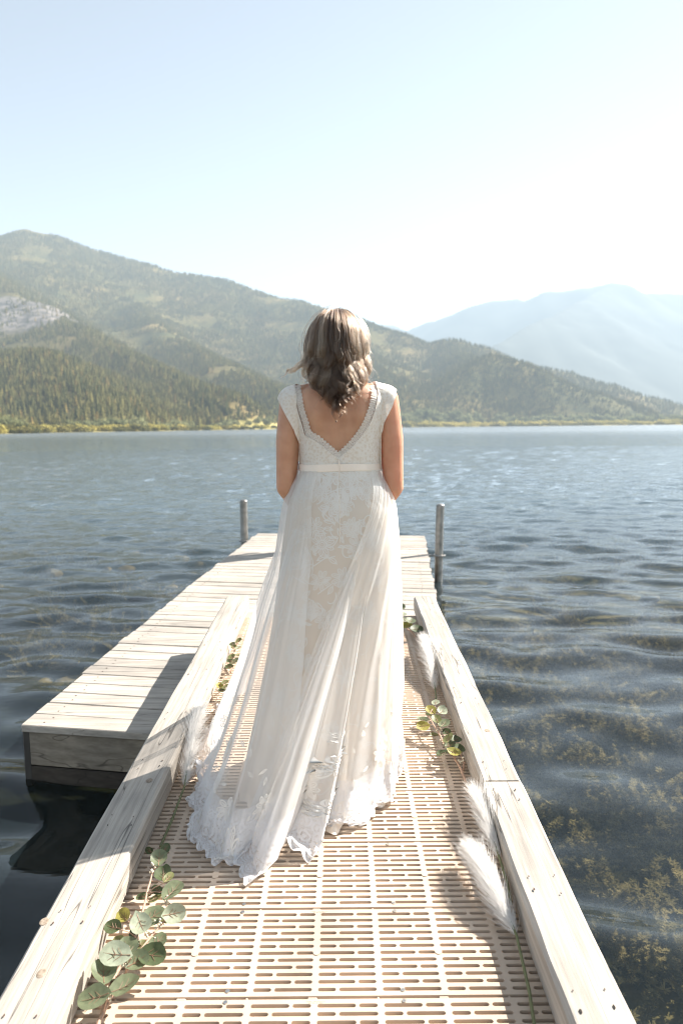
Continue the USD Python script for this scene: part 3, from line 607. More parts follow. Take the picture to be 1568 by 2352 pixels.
# -- gown
def lace_holes(name, col, net=900.0, trans=.35, cover=.5, flower=38.0, fade=False):
    """lace: a fine net with denser worked flowers, in metres of cloth (uv)"""
    ex = ({'sv': ('separate_xyz', {}), 'fd': ('map_range', {'from_min': .97, 'from_max': 1.07, 'to_min': 0.0, 'to_max': 1.0, 'clamp': True}), 'fm': ('math', {'math_type': 'multiply'})}, [('u.UV', 'sv.vector'), ('sv.y', 'fd.value'), ('fd.result', 'fm.value1'), ('cv.result', 'fm.value2'), ('fm.value', 'mx.fac')]) if fade else ({}, [('cv.result', 'mx.fac')])
    return mat(name, {**ex[0], 'u': ('uvmap', {'attribute': 'st'}), 'v': ('voronoi_texture', {'scale': net, 'feature': 'distance_to_edge', 'dimensions': '2D'}), 'vf': ('voronoi_texture', {'scale': flower, 'feature': 'f1', 'dimensions': '2D'}),
        'w': ('math', {'math_type': 'sine'}), 'wm': ('math', {'math_type': 'multiply', 'value2': 21.0}), 'n': ('noise_texture', {'scale': flower*2.4, 'detail': 2.0, 'distortion': 1.6}),
        'ns': ('math', {'math_type': 'subtract', 'value2': .5}), 'na': ('math', {'math_type': 'absolute'}), 'nl': ('math', {'math_type': 'less_than', 'value2': .040}),
        'lt': ('math', {'math_type': 'less_than', 'value2': .17}), 'wl': ('math', {'math_type': 'greater_than', 'value2': .15}), 'm1': ('math', {'math_type': 'maximum'}), 'm2': ('math', {'math_type': 'maximum'}),
        'cv': ('map_range', {'to_min': cover, 'to_max': 1.0}),
        'd': ('diffuse_bsdf', {'color': col}), 't': ('translucent_bsdf', {'color': col}), 'c': ('mix_closure', {'fac': trans}), 'tr': ('transparent_bsdf', {}), 'mx': ('mix_closure', {})},
        [('u.UV', 'v.vector'), ('u.UV', 'vf.vector'), ('u.UV', 'n.vector'), ('vf.distance', 'wm.value1'), ('wm.value', 'w.value1'), ('w.value', 'wl.value1'), ('n.fac', 'ns.value1'), ('ns.value', 'na.value1'), ('na.value', 'nl.value1'),
         ('v.distance', 'lt.value1'), ('wl.value', 'm1.value1'), ('nl.value', 'm1.value2'), ('lt.value', 'm2.value1'), ('m1.value', 'm2.value2'), ('m2.value', 'cv.value'),
         ('d.BSDF', 'c.closure1'), ('t.BSDF', 'c.closure2'), ('tr.BSDF', 'mx.closure1'), ('c.closure', 'mx.closure2')]+ex[1], surface='mx.closure')
def cloth(name, col, trans=.3, opac=1.0, graze=.0, rough=.6, sheen=.0):
    n = {'d': ('principled_bsdf', {'base_color': col, 'roughness': rough, 'specular_ior_level': .2, 'sheen_weight': sheen}), 't': ('translucent_bsdf', {'color': col}), 'c': ('mix_closure', {'fac': trans})}
    l = [('d.BSDF', 'c.closure1'), ('t.BSDF', 'c.closure2')]; out = 'c.closure'
    if opac < 1:
        n |= {'g': ('uvmap', {'attribute': 'st'}), 'nz': ('noise_texture', {'scale': 9.0, 'detail': 3.0, 'dimensions': '2D'}), 'lw': ('layer_weight', {'blend': .5}), 'pw': ('math', {'math_type': 'power', 'value2': 2.0}), 'a': ('math', {'math_type': 'multiply_add', 'value2': graze, 'value3': opac-.08, 'use_clamp': True}),
              'a2': ('math', {'math_type': 'multiply_add', 'value2': .16, 'use_clamp': True}), 'tr': ('transparent_bsdf', {}), 'mx': ('mix_closure', {})}
        l += [('lw.facing', 'pw.value1'), ('pw.value', 'a.value1'), ('g.UV', 'nz.vector'), ('nz.fac', 'a2.value1'), ('a.value', 'a2.value3'), ('a2.value', 'mx.fac'), ('tr.BSDF', 'mx.closure1'), ('c.closure', 'mx.closure2')]; out = 'mx.closure'
    return mat(name, n, l, surface=out)
satin_m = mat('champagne_satin', {'tl': ('translucent_bsdf', {'color': (.88, .76, .64)}), 'mc': ('mix_closure', {'fac': .18}), 'g': ('geometry', {}), 'n': ('noise_texture', {'scale': 30.0, 'detail': 2.0}), 'p': ('principled_bsdf', {'base_color': (.83, .735, .625), 'roughness': .38, 'specular_ior_level': .4, 'sheen_weight': .15}), 'b': ('bump', {'strength': .05, 'distance': .003})},
    [('g.position', 'n.vector'), ('n.fac', 'b.height'), ('b.normal', 'p.normal'), ('p.BSDF', 'mc.closure1'), ('tl.BSDF', 'mc.closure2')], surface='mc.closure')
sash_m = plain('ivory_satin', (.80, .70, .60), .35, .03, 30, spec=.4)
thread_m = cloth('embroidery_thread', (.90, .86, .80), .12, rough=.8)
bodice_m = mat('ivory_lace_bodice', {'g': ('geometry', {}), 'n': ('noise_texture', {'scale': 130.0, 'detail': 3.0, 'distortion': 1.5}), 'v': ('voronoi_texture', {'scale': 120.0, 'feature': 'smooth_f1'}), 'mxx': ('math', {'math_type': 'multiply'}),
    'r': ('rgb_ramp', {'ramp': [(.08, (.80, .71, .60)), (.26, (.89, .84, .77))]}), 'b': ('bump', {'strength': .35, 'distance': .003}), 'p': ('principled_bsdf', {'roughness': .75, 'specular_ior_level': .2}), 't': ('translucent_bsdf', {'color': (.8, .75, .68)}), 'c': ('mix_closure', {'fac': .12})},
    [('g.position', 'n.vector'), ('g.position', 'v.vector'), ('n.fac', 'mxx.value1'), ('v.distance', 'mxx.value2'), ('mxx.value', 'r.fac'), ('mxx.value', 'b.height'), ('r.color', 'p.base_color'), ('b.normal', 'p.normal'), ('p.BSDF', 'c.closure1'), ('t.BSDF', 'c.closure2')], surface='c.closure')
tulle_m = cloth('white_tulle', (.94, .915, .88), .40, .44, .5)
lace_m = lace_holes('white_lace', (.88, .87, .87), net=260.0, cover=.16, flower=24.0, fade=True)
edge_m = lace_holes('lace_edging', (.93, .89, .82), net=150.0, cover=.5, flower=110.0)

def clip_mesh(m, f):
    """keep where f > 0, cutting triangles along f = 0"""
    v, fc = np.asarray(m.vertices), np.asarray(m.faces); out_v = list(v); cache = {}; tri = []
    s = f > 0; cnt = s[fc].sum(1)
    for t in fc[cnt == 3]: tri.append(tuple(t))
    def cutp(a, b):
        k = (min(a, b), max(a, b))
        if k not in cache:
            w = f[a]/(f[a]-f[b]); cache[k] = len(out_v); out_v.append(v[a]+(v[b]-v[a])*w)
        return cache[k]
    for t in fc[(cnt > 0) & (cnt < 3)]:
        a, b, c = t
        while not (s[a] and not s[c] if s[[a, b, c]].sum() == 2 else s[a] and not s[b] and not s[c]): a, b, c = b, c, a
        if s[b]:
            p, q_ = cutp(b, c), cutp(a, c); tri += [(a, b, p), (a, p, q_)]
        else:
            p, q_ = cutp(a, b), cutp(a, c); tri.append((a, p, q_))
    mm = trimesh.Trimesh(np.array(out_v), np.array(tri), process=False); mm.remove_unreferenced_vertices(); return mm
import shapely
bk = lambda pts: [tuple(on_y(x, y, BY-.095)[[0, 2]]) for x, y in pts]
neck_l = bk([(776, 1052), (767, 1046), (745, 1027), (726, 1011), (703, 999), (697, 974), (686, 940), (678, 899), (672, 872), (668, 840)])
neck_r = bk([(776, 1052), (785, 1047), (807, 1027), (830, 999), (845, 974), (858, 940), (866, 908), (864, 877), (862, 850), (862, 820)])
arm_l = bk([(622, 850), (634, 905), (652, 945), (670, 985), (682, 1024), (682, 1090)])
arm_r = bk([(922, 840), (914, 886), (900, 935), (886, 968), (881, 1002), (884, 1090)])
back_poly = Polygon(neck_l[::-1]+neck_r[1:]+arm_r+arm_l[::-1]).buffer(0)
front_poly = Polygon([neck_l[-1]]+[(-.075, 1.30), (0, 1.265), (.07, 1.30)]+[neck_r[-1]]+arm_r+arm_l[::-1]).buffer(0)
fine = from_man(to_man(body).refine_to_length(.008)) if False else body.subdivide()
fv = np.asarray(fine.vertices)
def sdf(poly, x, z):
    p = shapely.points(x, z); d = shapely.distance(p, poly.exterior); return np.where(shapely.contains(poly, p), d, -d)
near = (fv[:, 2] > 1.08) & (fv[:, 2] < 1.47)
fb = np.full(len(fv), -1.0); ff = np.full(len(fv), -1.0)
fb[near] = sdf(back_poly, fv[near, 0], fv[near, 2]); ff[near] = sdf(front_poly, fv[near, 0], fv[near, 2])
wgt = smoothstep(BY-.035, BY+.035, fv[:, 1]); field = fb*(1-wgt)+ff*wgt
field = np.minimum(field, fv[:, 2]-1.122)
off = trimesh.Trimesh(fv+fine.vertex_normals*(.0065+.0025*meshkit.fbm(fv*[26, 26, 26], 2, 3)[:, None]), fine.faces, process=False)
bod = clip_mesh(off, field)
comp = bod.split(only_watertight=False); bod = cat([c for c in comp if len(c.faces) > 400])
bodice = obj('bodice', bod, bodice_m, bride, smooth=True)
def lace_strip(path, inward, w0, name, parent, scal=.012):
    """a scalloped edging laid on the skin along a neckline (x, z) path seen from behind"""
    ls = LineString(path); n = max(40, int(ls.length/.0016)); s = np.linspace(0, ls.length, n); pts = np.array([ls.interpolate(d).coords[0] for d in s])
    ok = ~np.isnan(back_at(pts)) & (pts[:, 1] < 1.405); pts, s = pts[ok], s[ok]; n = len(s)
    t = np.gradient(pts, axis=0); t /= np.linalg.norm(t, axis=1, keepdims=True); nn = np.stack([-t[:, 1], t[:, 0]], 1)*inward
    sc = np.abs(np.sin(s/scal*PI/1.0)); lash = np.where(np.arange(n) % 2, .0, 0); rows = []; uv = []
    for j, q in enumerate(np.linspace(-.25, 1, 6)):
        P2 = pts+nn*((w0*(.74+.26*sc)+lash*(q == 1))*q)[:, None]
        yb_ = back_at(P2); yb_ = np.where(np.isnan(yb_), back_at(pts), yb_); c = np.stack([P2[:, 0], yb_-(.0075-.003*max(0, q)+.0008*np.sin(s*900)), P2[:, 1]], 1)
        rows.append(c); uv.append(np.stack([s, np.full(n, q*w0)], 1))
    v, f = grid_mesh(np.array(rows)); return obj(name, (v, f), edge_m, parent, smooth=True, uv=np.array(uv).reshape(-1, 2))
lace_strip(neck_l[:-1], -1, .019, 'neckline_lace', bodice); lace_strip(neck_r[:-1], 1, .019, 'neckline_lace', bodice)
def section(z, grow=0.0, n=96):
    zz = np.array([r[0] for r in torso_rings]); a = np.linspace(0, 2*PI, n, endpoint=False); c, s = np.cos(a), np.sin(a)
    w, yf, yb = (np.interp(z, zz, [r[i] for r in torso_rings]) for i in (2, 3, 4)); p = 2.3
    return np.stack([BX+(w+grow)*np.sign(c)*np.abs(c)**(2/p), (yf+yb)/2+((yf-yb)/2+grow)*np.sign(s)*np.abs(s)**(2/p), np.full(n, z)], 1)
rows = []
for z, g in ((1.125, .006), (1.126, .0095), (1.131, .0102), (1.137, .0096), (1.143, .0100), (1.148, .0095), (1.149, .006)):
    r = section(z, g); a = np.linspace(0, 2*PI, 96, endpoint=False); r[:, 2] += .0016*np.sin(3*a+z*60)-.004*np.sin(a)*0; rows.append(r)
obj('sash', grid_mesh(np.array(rows), True), sash_m, bride, smooth=40)

# skirt: rings as seen from behind: z, left x, right x, front y, back y
skirt_rings = [(1.124, -.137, .129, BY+.106, BY-.104), (1.09, -.150, .140, BY+.112, BY-.112), (1.04, -.170, .158, BY+.122, BY-.125), (.99, -.182, .168, BY+.128, BY-.134), (.88, -.200, .175, BY+.14, BY-.145), (.70, -.225, .176, BY+.165, BY-.155),
    (.50, -.255, .173, BY+.20, BY-.175), (.30, -.290, .166, BY+.235, BY-.215), (.14, -.325, .156, BY+.255, BY-.262), (.062, -.340, .150, BY+.262, BY-.300), (.044, -.346, .150, BY+.265, BY-.330)]
SK = np.array(skirt_rings)
def skirt_surface(nz=150, na=300):
    zs = np.concatenate([np.linspace(1.124, .16, nz-40), np.linspace(.155, .044, 40)]); a = np.linspace(0, 2*PI, na, endpoint=False); P = np.zeros((len(zs), na, 3))
    for i, z in enumerate(zs):
        zi = SK[::-1, 0]; xl, xr, yf, yb = (np.interp(z, zi, SK[::-1, k]) for k in (1, 2, 3, 4))
        c, s = np.cos(a), np.sin(a); t = smoothstep(1.05, .1, z); p = 2.15
        fold = (.004+.016*t)*t*(.55*np.sin(9*a+1.2+.6*np.sin(z*5))+.35*np.sin(15*a+2.0)+.25*np.sin(23*a+z*2))
        low = smoothstep(.16, .045, z); fold = fold+low*.012*np.sin(13*a+.7)+low*.007*np.sin(31*a)
        x = (xl+xr)/2+((xr-xl)/2+fold)*np.sign(c)*np.abs(c)**(2/p); y = (yf+yb)/2+((yf-yb)/2+fold)*np.sign(s)*np.abs(s)**(2/p)
        P[i] = np.stack([x, y, z-.041+gz(y)*low+.041*(1-low)+low*.006*np.abs(np.sin(17*a))], 1)
    # the satin trails a little towards the camera at the right
    return P
SP = skirt_surface()
skirt = obj('skirt', grid_mesh(SP, True), satin_m, bride, smooth=True)
# zip down the back
zs = np.linspace(1.165, .90, 40); zx = []
bi = 225
for z in zs:
    if z > 1.12: q = prox.on_surface([[BX-.002, BY-.12, z]])[0][0]+V3(0, -.013, 0)
    else:
        i = np.argmin(np.abs(SP[:, bi, 2]-z)); q = SP[i, bi]+V3(0, -.0015, 0)
    zx.append([BX-.002+.0, q[1], z])
zp = obj('zip', tube(zx, .0016, 6), sash_m, bride, smooth=True)
pl = cham_box(.004, .003, .014, .001); pl.apply_translation(np.array(zx[1])+V3(0, -.003, -.004)); obj('zip_pull', pl, sash_m, bride)

# lace flowers worked on the skirt: outlined petals, centre ring, leaves and curling stems
def flower_shape(seed, R_=.034, petals=9):
    g = np.random.default_rng(seed); parts = [Point(0, 0).buffer(R_*.23, 8).difference(Point(0, 0).buffer(R_*.14, 8)), Point(0, 0).buffer(R_*.06, 6)]
    for i in range(petals):
        a = i*2*PI/petals+g.normal(0, .06); L = R_*g.uniform(.85, 1.1)
        e = affinity.scale(Point(0, 0).buffer(1, 10), L*.37, R_*.20); e = affinity.translate(e, R_*.25+L*.37, 0)
        ring = e.difference(e.buffer(-.0034)); vein = LineString([(R_*.3, 0), (R_*.25+L*.5, 0)]).buffer(.0016)
        parts.append(affinity.rotate(unary_union([ring, vein]), math.degrees(a), origin=(0, 0)))
    return unary_union(parts)
def leaf_shape(seed, L=.03):
    g = np.random.default_rng(seed); t = np.linspace(0, 1, 12); w = L*.24*np.sin(PI*t)**.8; bend = g.normal(0, .25)*L*t*t
    o = [(L*a, b+c) for a, b, c in zip(t, w, bend)]+[(L*a, -b+c) for a, b, c in zip(t[::-1], w[::-1], bend[::-1])]
    p = Polygon(o).buffer(0); return unary_union([p.difference(p.buffer(-.0030)), LineString([(L*a, c) for a, c in zip(t, bend)]).buffer(.0014)])
def vine_shape(seed, L=.06):
    g = np.random.default_rng(seed); t = np.linspace(0, 1, 16); k = g.uniform(-3.0, 3.0); x = np.cumsum(np.cos(k*t*t))*L/16; y = np.cumsum(np.sin(k*t*t))*L/16
    return LineString(np.stack([x, y], 1)).buffer(.0019)
def flat(shape):
    out = []
    for gm in getattr(shape, 'geoms', [shape]):
        if gm.area > 1e-8:
            v2, f2 = trimesh.creation.triangulate_polygon(gm.simplify(.00025), engine='earcut'); out.append(trimesh.Trimesh(np.column_stack([v2, 0*v2[:, 0]]), f2, process=False))
    return cat(out)
def normals_of(P, close):
    du = (np.roll(P, -1, 1)-np.roll(P, 1, 1)) if close else np.gradient(P, axis=1); dv = np.gradient(P, axis=0); n = np.cross(du, dv); return n/(np.linalg.norm(n, axis=2, keepdims=True)+1e-12)
def lay(shape_mesh, P, N, i0, j0, rot, close, lift=.0022, out=None):
    """bend a flat motif onto a cloth surface P at grid position (i0, j0)"""
    n, m = P.shape[:2]; i0 = int(np.clip(i0, 1, n-2)); j0 = int(j0 % m if close else np.clip(j0, 1, m-2))
    o = P[i0, j0]; su = np.linalg.norm(P[i0, (j0+1) % m]-P[i0, j0-1])/2+1e-6; sv = np.linalg.norm(P[i0+1, j0]-P[i0-1, j0])/2+1e-6
    v = np.asarray(shape_mesh.vertices); c, s = math.cos(rot), math.sin(rot); a = v[:, 0]*c-v[:, 1]*s; b = v[:, 0]*s+v[:, 1]*c
    ii = np.clip(i0+b/sv, 0, n-1.001); jj = j0+a/su; jj = jj % m if close else np.clip(jj, 0, m-1.001)
    i, j = ii.astype(int), jj.astype(int); fi, fj = (ii-i)[:, None], (jj-j)[:, None]; j1 = (j+1) % m if close else np.minimum(j+1, m-1); i1 = np.minimum(i+1, n-1)
    S = lambda Q: (Q[i, j]*(1-fj)+Q[i, j1]*fj)*(1-fi)+(Q[i1, j]*(1-fj)+Q[i1, j1]*fj)*fi
    return trimesh.Trimesh(S(P)+S(N)*lift*(1 if out is None else out), shape_mesh.faces, process=False)
SN = normals_of(SP, True)
outw = SP-np.array([BX, BY, 0]); outw[..., 2] = 0
sgn = np.sign((SN*outw).sum(2).mean()); SN = SN*sgn
flowers = [flat(flower_shape(k, .034+.003*(k % 3), 8+k % 4)) for k in range(5)]; leaves = [flat(leaf_shape(k, .026+.006*(k % 3))) for k in range(6)]; vines = [flat(vine_shape(k)) for k in range(6)]
def nearest_on(P, px_, py_, mask):
    Q = P.reshape(-1, 3)-V3(0, 0, CAM_H); d = Q@cf; sx = 784+1699*(Q@r2)/d; sy = 1176-1699*(Q@u2)/d
    k = np.argmin((sx-px_)**2+(sy-py_)**2+np.where(mask.ravel(), 0, 1e9)); return divmod(int(k), P.shape[1])
backmask = SP[..., 1] < BY
spots = [(723, 1088), (766, 1090), (810, 1087), (845, 1090), (700, 1105), (733, 1126), (798, 1126), (839, 1128), (868, 1120), (680, 1130), (759, 1159), (787, 1160), (718, 1210), (807, 1210), (739, 1252), (816, 1258), (661, 1291), (692, 1287), (737, 1336),
         (790, 1330), (672, 1410), (713, 1400), (745, 1420), (670, 1501), (700, 1520), (642, 1604), (690, 1620), (660, 1700), (860, 1240), (868, 1330), (840, 1420), (880, 1500), (800, 1560), (850, 1640), (760, 1680), (820, 1760), (880, 1740), (740, 1780), (860, 1830), (800, 1850)]
g = np.random.default_rng(8)
for (sx, sy) in spots:
    i, j = nearest_on(SP, sx, sy, backmask)
    obj('lace_flower', lay(flowers[g.integers(0, 5)], SP, SN, i, j, g.uniform(0, 6), True), thread_m, skirt, smooth=True)
vn = []
for (sx, sy) in spots:
    for q in range(7):
        a = g.uniform(0, 6.28); r = g.uniform(26, 52); i, j = nearest_on(SP, sx+r*math.cos(a), sy+r*math.sin(a)*1.0, backmask)
        vn.append(lay((leaves+vines)[g.integers(0, 12)], SP, SN, i, j, g.uniform(0, 6), True, .0018))
obj('lace_vines', cat(vn), thread_m, skirt, smooth=True)
# tulle overskirt: two panels falling from the sash and swept into a train to the left
def panel(top, bot, seed, nt=170, nu=300, amp=.022, kf=(6, 10, 17, 29)):
    """top: (x, y, z) at the sash, bot: points on the deck, both as functions of u"""
    g = np.random.default_rng(seed); u = np.linspace(0, 1, nu); t = np.linspace(0, 1, nt)
    top, bot = np.array(top, float), np.array(bot, float)
    lt = np.linspace(0, 1, len(top)); lb = np.concatenate([[0], np.cumsum(np.linalg.norm(np.diff(bot, axis=0), axis=1))]); lb /= lb[-1]
    from scipy.interpolate import PchipInterpolator as PI_
    T = PI_(lt, top)(u); Bt = PI_(lb, bot)(u)
    ph = g.uniform(0, 6.28, len(kf)); P = np.zeros((nt, nu, 3)); UV = np.zeros((nt, nu, 2))
    f = sum(w*np.sin(2*PI*k*u+p+1.2*np.sin(2*PI*u*2+p)) for k, w, p in zip(kf, (.55, .45, .26, .12), ph))*(.55+.9*meshkit.fbm(np.stack([u*7, 0*u, 0*u], 1), 2, seed))
    f2 = sum(w*np.sin(2*PI*k*u+p*2) for k, w, p in zip((2.3, 4.1, 7.2, 12.0), (.6, .5, .35, .2), ph))
    f0 = f
    arc = np.cumsum(np.linalg.norm(np.diff(Bt, axis=0, prepend=Bt[:1]), axis=1))
    for i, tt in enumerate(t):
        h = tt**1.18; q = T+(Bt-T)*h; 
        zl = T[:, 2]+(Bt[:, 2]-T[:, 2])*np.minimum(1, tt/.93)**(1.0)
        q[:, 2] = zl; f = f0+.35*np.sin(2*PI*kf[1]*u+2.2*np.sin(3.1*tt+u*5)+ph[1])*smoothstep(.1, .5, tt)
        out = q[:, :2]-np.array([BX, BY+.02]); out /= np.linalg.norm(out, axis=1, keepdims=True)+1e-9
        A = .003+amp*smoothstep(.03, .9, tt); fl = smoothstep(.80, .97, tt)
        q[:, :2] += out*(A*f*(1-.35*fl)+.045*smoothstep(.1, .5, tt)*(1-fl)*(meshkit.fbm(np.stack([u*4, np.full(nu, tt*3.2), 0*u], 1), 2, seed+9)-.4))[:, None]
        q[:, 2] += fl*(.030*np.abs(f2)**1.1+.008+.022*(meshkit.fbm(np.stack([u*16, np.full(nu, tt*14), 0*u], 1), 3, seed)-.35))
        q[:, 2] = np.maximum(q[:, 2], gz(q[:, 1])+.004)
        zi = SK[::-1, 0]; xl, xr, yf, yb = (np.interp(np.clip(q[:, 2], .045, 1.124), zi, SK[::-1, k]) for k in (1, 2, 3, 4))
        ex, ey = (q[:, 0]-(xl+xr)/2)/((xr-xl)/2+.016+.006*tt), (q[:, 1]-(yf+yb)/2)/((yf-yb)/2+.016+.006*tt); rr_ = (np.abs(ex)**2.15+np.abs(ey)**2.15)**(1/2.15)
        push = 1/np.maximum(1e-6, np.minimum(1, rr_)); m_ = (rr_ < 1)*(smoothstep(0, .05, tt))
        q[:, 0] += ((xl+xr)/2+(q[:, 0]-(xl+xr)/2)*push-q[:, 0])*m_+out[:, 0]*(A*.5*(f+1))*m_; q[:, 1] += ((yf+yb)/2+(q[:, 1]-(yf+yb)/2)*push-q[:, 1])*m_+out[:, 1]*(A*.5*(f+1))*m_
        P[i] = q; UV[i] = np.stack([arc, np.full(nu, tt*1.25)], 1)
    return P, UV
def deck(pts): return [on_deck(x, y) for x, y in pts]
def sash_pts(angs, z=1.128, grow=.014):
    r = section(z, grow, 360); return [r[int(a) % 360] for a in angs]
top_r = sash_pts(np.linspace(312, 385, 12)); top_l = sash_pts(np.linspace(160, 242, 12))
bot_r = deck([(556, 1880), (540, 1965), (562, 2018), (580, 2030), (612, 2005), (650, 1970), (690, 1975), (716, 1985), (735, 1935), (770, 1880), (820, 1862), (880, 1845), (908, 1800), (905, 1740), (880, 1660)])
bot_l = deck([(560, 1590), (500, 1640), (470, 1715), (450, 1800), (440, 1920), (462, 1958), (500, 1990), (540, 1985), (600, 1955), (650, 1945)])
PR, UVR = panel(top_r, bot_r, 3, amp=.020); PL, UVL = panel(top_l, bot_l, 5, amp=.018, kf=(4, 7, 12, 21))
for P, UV, name, sd_ in ((PR, UVR, 'right', 1), (PL, UVL, 'left', 2)):
    k1 = 152
    pn = obj('tulle_panel', grid_mesh(P[:k1+2]), tulle_m, bride, smooth=True, uv=UV[:k1+2].reshape(-1, 2), label=f'{name} tulle panel of the overskirt')
    # scalloped lace hem, its edge reaching a little past the tulle
    rows = P[138:].copy(); uvs = UV[138:].copy(); arc = uvs[-1, :, 0]; sc = np.abs(np.sin(arc/.045*PI))
    for q in range(len(rows)):
        w = smoothstep(0, 1, q/(len(rows)-1)); d = rows[-1]-rows[-6]; d /= np.linalg.norm(d, axis=1, keepdims=True)+1e-9
        rows[q] = rows[q]+d*(.016*sc*w)[:, None]+V3(0, 0, .003)
    N_ = normals_of(P, False); so = P-np.array([BX, BY, 0]); so[..., 2] = .3; N_ = N_*np.sign((N_*so).sum(2))[..., None]
    rows = rows-0*N_[138:]
    lh = obj('lace_hem', grid_mesh(rows), lace_m, pn, smooth=True, uv=uvs.reshape(-1, 2))
    g = np.random.default_rng(40+sd_)
    for q in range(15):
        i, j = g.integers(118, 160), g.integers(12, 288)
        obj('lace_flower', lay(flowers[g.integers(0, 5)], P, N_, i, j, g.uniform(0, 6), False, .005), thread_m, pn, smooth=True)
    small = [trimesh.Trimesh(m_.vertices*.62, m_.faces, process=False) for m_ in leaves]
    vn = [lay(small[g.integers(0, 6)], P, N_, g.integers(112, 164), g.integers(8, 292), g.uniform(0, 6), False, .0045) for q in range(110)]
    obj('lace_vines', cat(vn), thread_m, pn, smooth=True)

# -- hair
def hair_mat(name, root, tip, rough=.36):
    return mat(name, {'h': ('hair_info', {}), 'r': ('rgb_ramp', {'ramp': [(0.0, root), (.35, tuple(.6*a+.4*b for a, b in zip(root, tip))), (.8, tip)]}), 'p': ('principled_hair_bsdf', {'model': 'Chiang', 'parametrization': 'Direct coloring', 'roughness': rough, 'radial_roughness': .5, 'random_roughness': .2, 'R': .6})},
        [('h.intercept', 'r.fac'), ('r.color', 'p.color')], surface='p.BSDF')
hair_ms = [hair_mat('hair_dark', (.04, .022, .012), (.24, .12, .05)), hair_mat('hair_brown', (.035, .02, .012), (.42, .22, .085)), hair_mat('hair_light', (.055, .033, .02), (.72, .43, .18)), hair_mat('hair_blonde', (.12, .08, .05), (.88, .60, .28))]
cap_m = plain('hair_under', (.035, .022, .014), .9, .3, 60, spec=.05)
cap = trimesh.creation.icosphere(4); cv = cap.vertices*V3(.0735, .0905, .105)+HC+V3(0, -.004, .003)
cap = clip_mesh(trimesh.Trimesh(cv, cap.faces, process=False), np.maximum((HC[1]+.030-cv[:, 1]), (cv[:, 2]-HC[2]-.062)))
hair = obj('hair', cap, cap_m, bride, smooth=True)
g = np.random.default_rng(17)
strands = [[] for _ in range(4)]; widths = [[] for _ in range(4)]
def back_y(z):            # how far back the hair must hang to lie on the shoulders and upper back
    return np.interp(z, [1.28, 1.36, 1.42, 1.50], [BY-.128, BY-.124, BY-.118, BY-.110])
def lock(az, pol, layer, n_str, tone, zend, curl, flick=0.0, spread=.012, wave=1.0, lam=.105, ph=None):
    """one lock: root at polar angle pol from the crown and azimuth az (0 = straight back, + = right), combed down, waving in loose ringlets to its curled end"""
    rad = V3(.0765, .096, .111)+.0075*max(0, layer); c = HC+V3(0, -.006, .0); pts = []; pol_end = math.radians(100); az_e = az*.88
    for s in np.linspace(0, 1, 16):
        th = pol+(pol_end-pol)*s; a = az+(az_e-az)*s; gr = 1+.05*math.sin(PI*s)+.07*s
        pts.append(c+rad*V3(math.sin(a)*math.sin(th)*gr, -math.cos(a)*math.sin(th)*gr, math.cos(th)))
    p = pts[-1]; L = p[2]-zend
    for s in np.linspace(0, 1, 24)[1:]:
        e = s*s*(3-2*s); z = p[2]-L*s; yb = back_y(z)-.005*layer
        pts.append(V3(p[0]*(1-.30*e)+flick*.12*s**1.6, (p[1]+(min(yb, p[1])-p[1])*e if abs(az) < 1.25 else p[1]-.035*e), z+abs(flick)*.03*s*s))
    B_ = gaussian_filter1d(np.array(pts), 1.6, axis=0, mode='nearest'); B_[0] = pts[0]
    d = np.concatenate([[0], np.cumsum(np.linalg.norm(np.diff(B_, axis=0), axis=1))]); n = 64; dd = np.linspace(0, d[-1], n)
    G = np.stack([np.interp(dd, d, B_[:, k]) for k in range(3)], 1); s = dd/d[-1]
    rd = G-(HC+V3(0, 0, 0)); rd[:, 2] *= .25; rd /= np.linalg.norm(rd, axis=1, keepdims=True); t = np.gradient(G, axis=0); t /= np.linalg.norm(t, axis=1, keepdims=True); lt = np.cross(t, rd); lt /= np.linalg.norm(lt, axis=1, keepdims=True)
    sg = 1 if az >= 0 else -1; ph = (1.3*abs(az)+g.normal(0, .55)) if ph is None else ph; am = wave*g.uniform(.8, 1.2)*.0125*smoothstep(.22, .85, s)*(1-.25*smoothstep(.9, 1, s))
    th = 2*PI*(d[-1]-dd)/lam+ph; G = G+lt*(sg*am*np.sin(th))[:, None]+rd*(am*.75*(np.cos(th)+.55))[:, None]
    ce = smoothstep(.86, 1.0, s); G = G+lt*(curl*.026*ce*np.sin(ce*2.0))[:, None]+rd*(.010*ce)[:, None]+V3(0, 0, 1)*(abs(curl)*.020*ce*ce)[:, None]
    t = np.gradient(G, axis=0); t /= np.linalg.norm(t, axis=1, keepdims=True); a_ = np.cross(t, rd); a_ /= np.linalg.norm(a_, axis=1, keepdims=True)+1e-9; b_ = np.cross(t, a_); tw0 = g.normal(0, .8)
    for k in range(n_str):
        r = math.sqrt(g.uniform(0, 1))*spread; f = g.uniform(0, 6.28); tw = tw0+g.normal(0, .25); lag = g.normal(0, 1.2)
        prof = (.50+.75*np.sin(PI*np.minimum(1, .05+s*.98)))*(1-.30*smoothstep(.85, 1, s)); fr2 = g.normal(0, .0010, 2)
        off = a_*(r*np.cos(f+tw*s)*prof)[:, None]+b_*(.42*r*np.sin(f+tw*s)*prof)[:, None]+a_*(fr2[0]*np.sin(s*17+f)*s)[:, None]+b_*(fr2[1]*np.cos(s*13+f)*s)[:, None]
        j = np.clip(np.arange(n)+lag*s, 0, n-1); Gs = np.stack([np.interp(j, np.arange(n), G[:, q]) for q in range(3)], 1)
        m_ = int(n*g.uniform(.88, 1.0)); strands[tone].append((Gs+off)[:m_:2]); widths[tone].append(np.linspace(1, .4, len(strands[tone][-1]))*.0008)
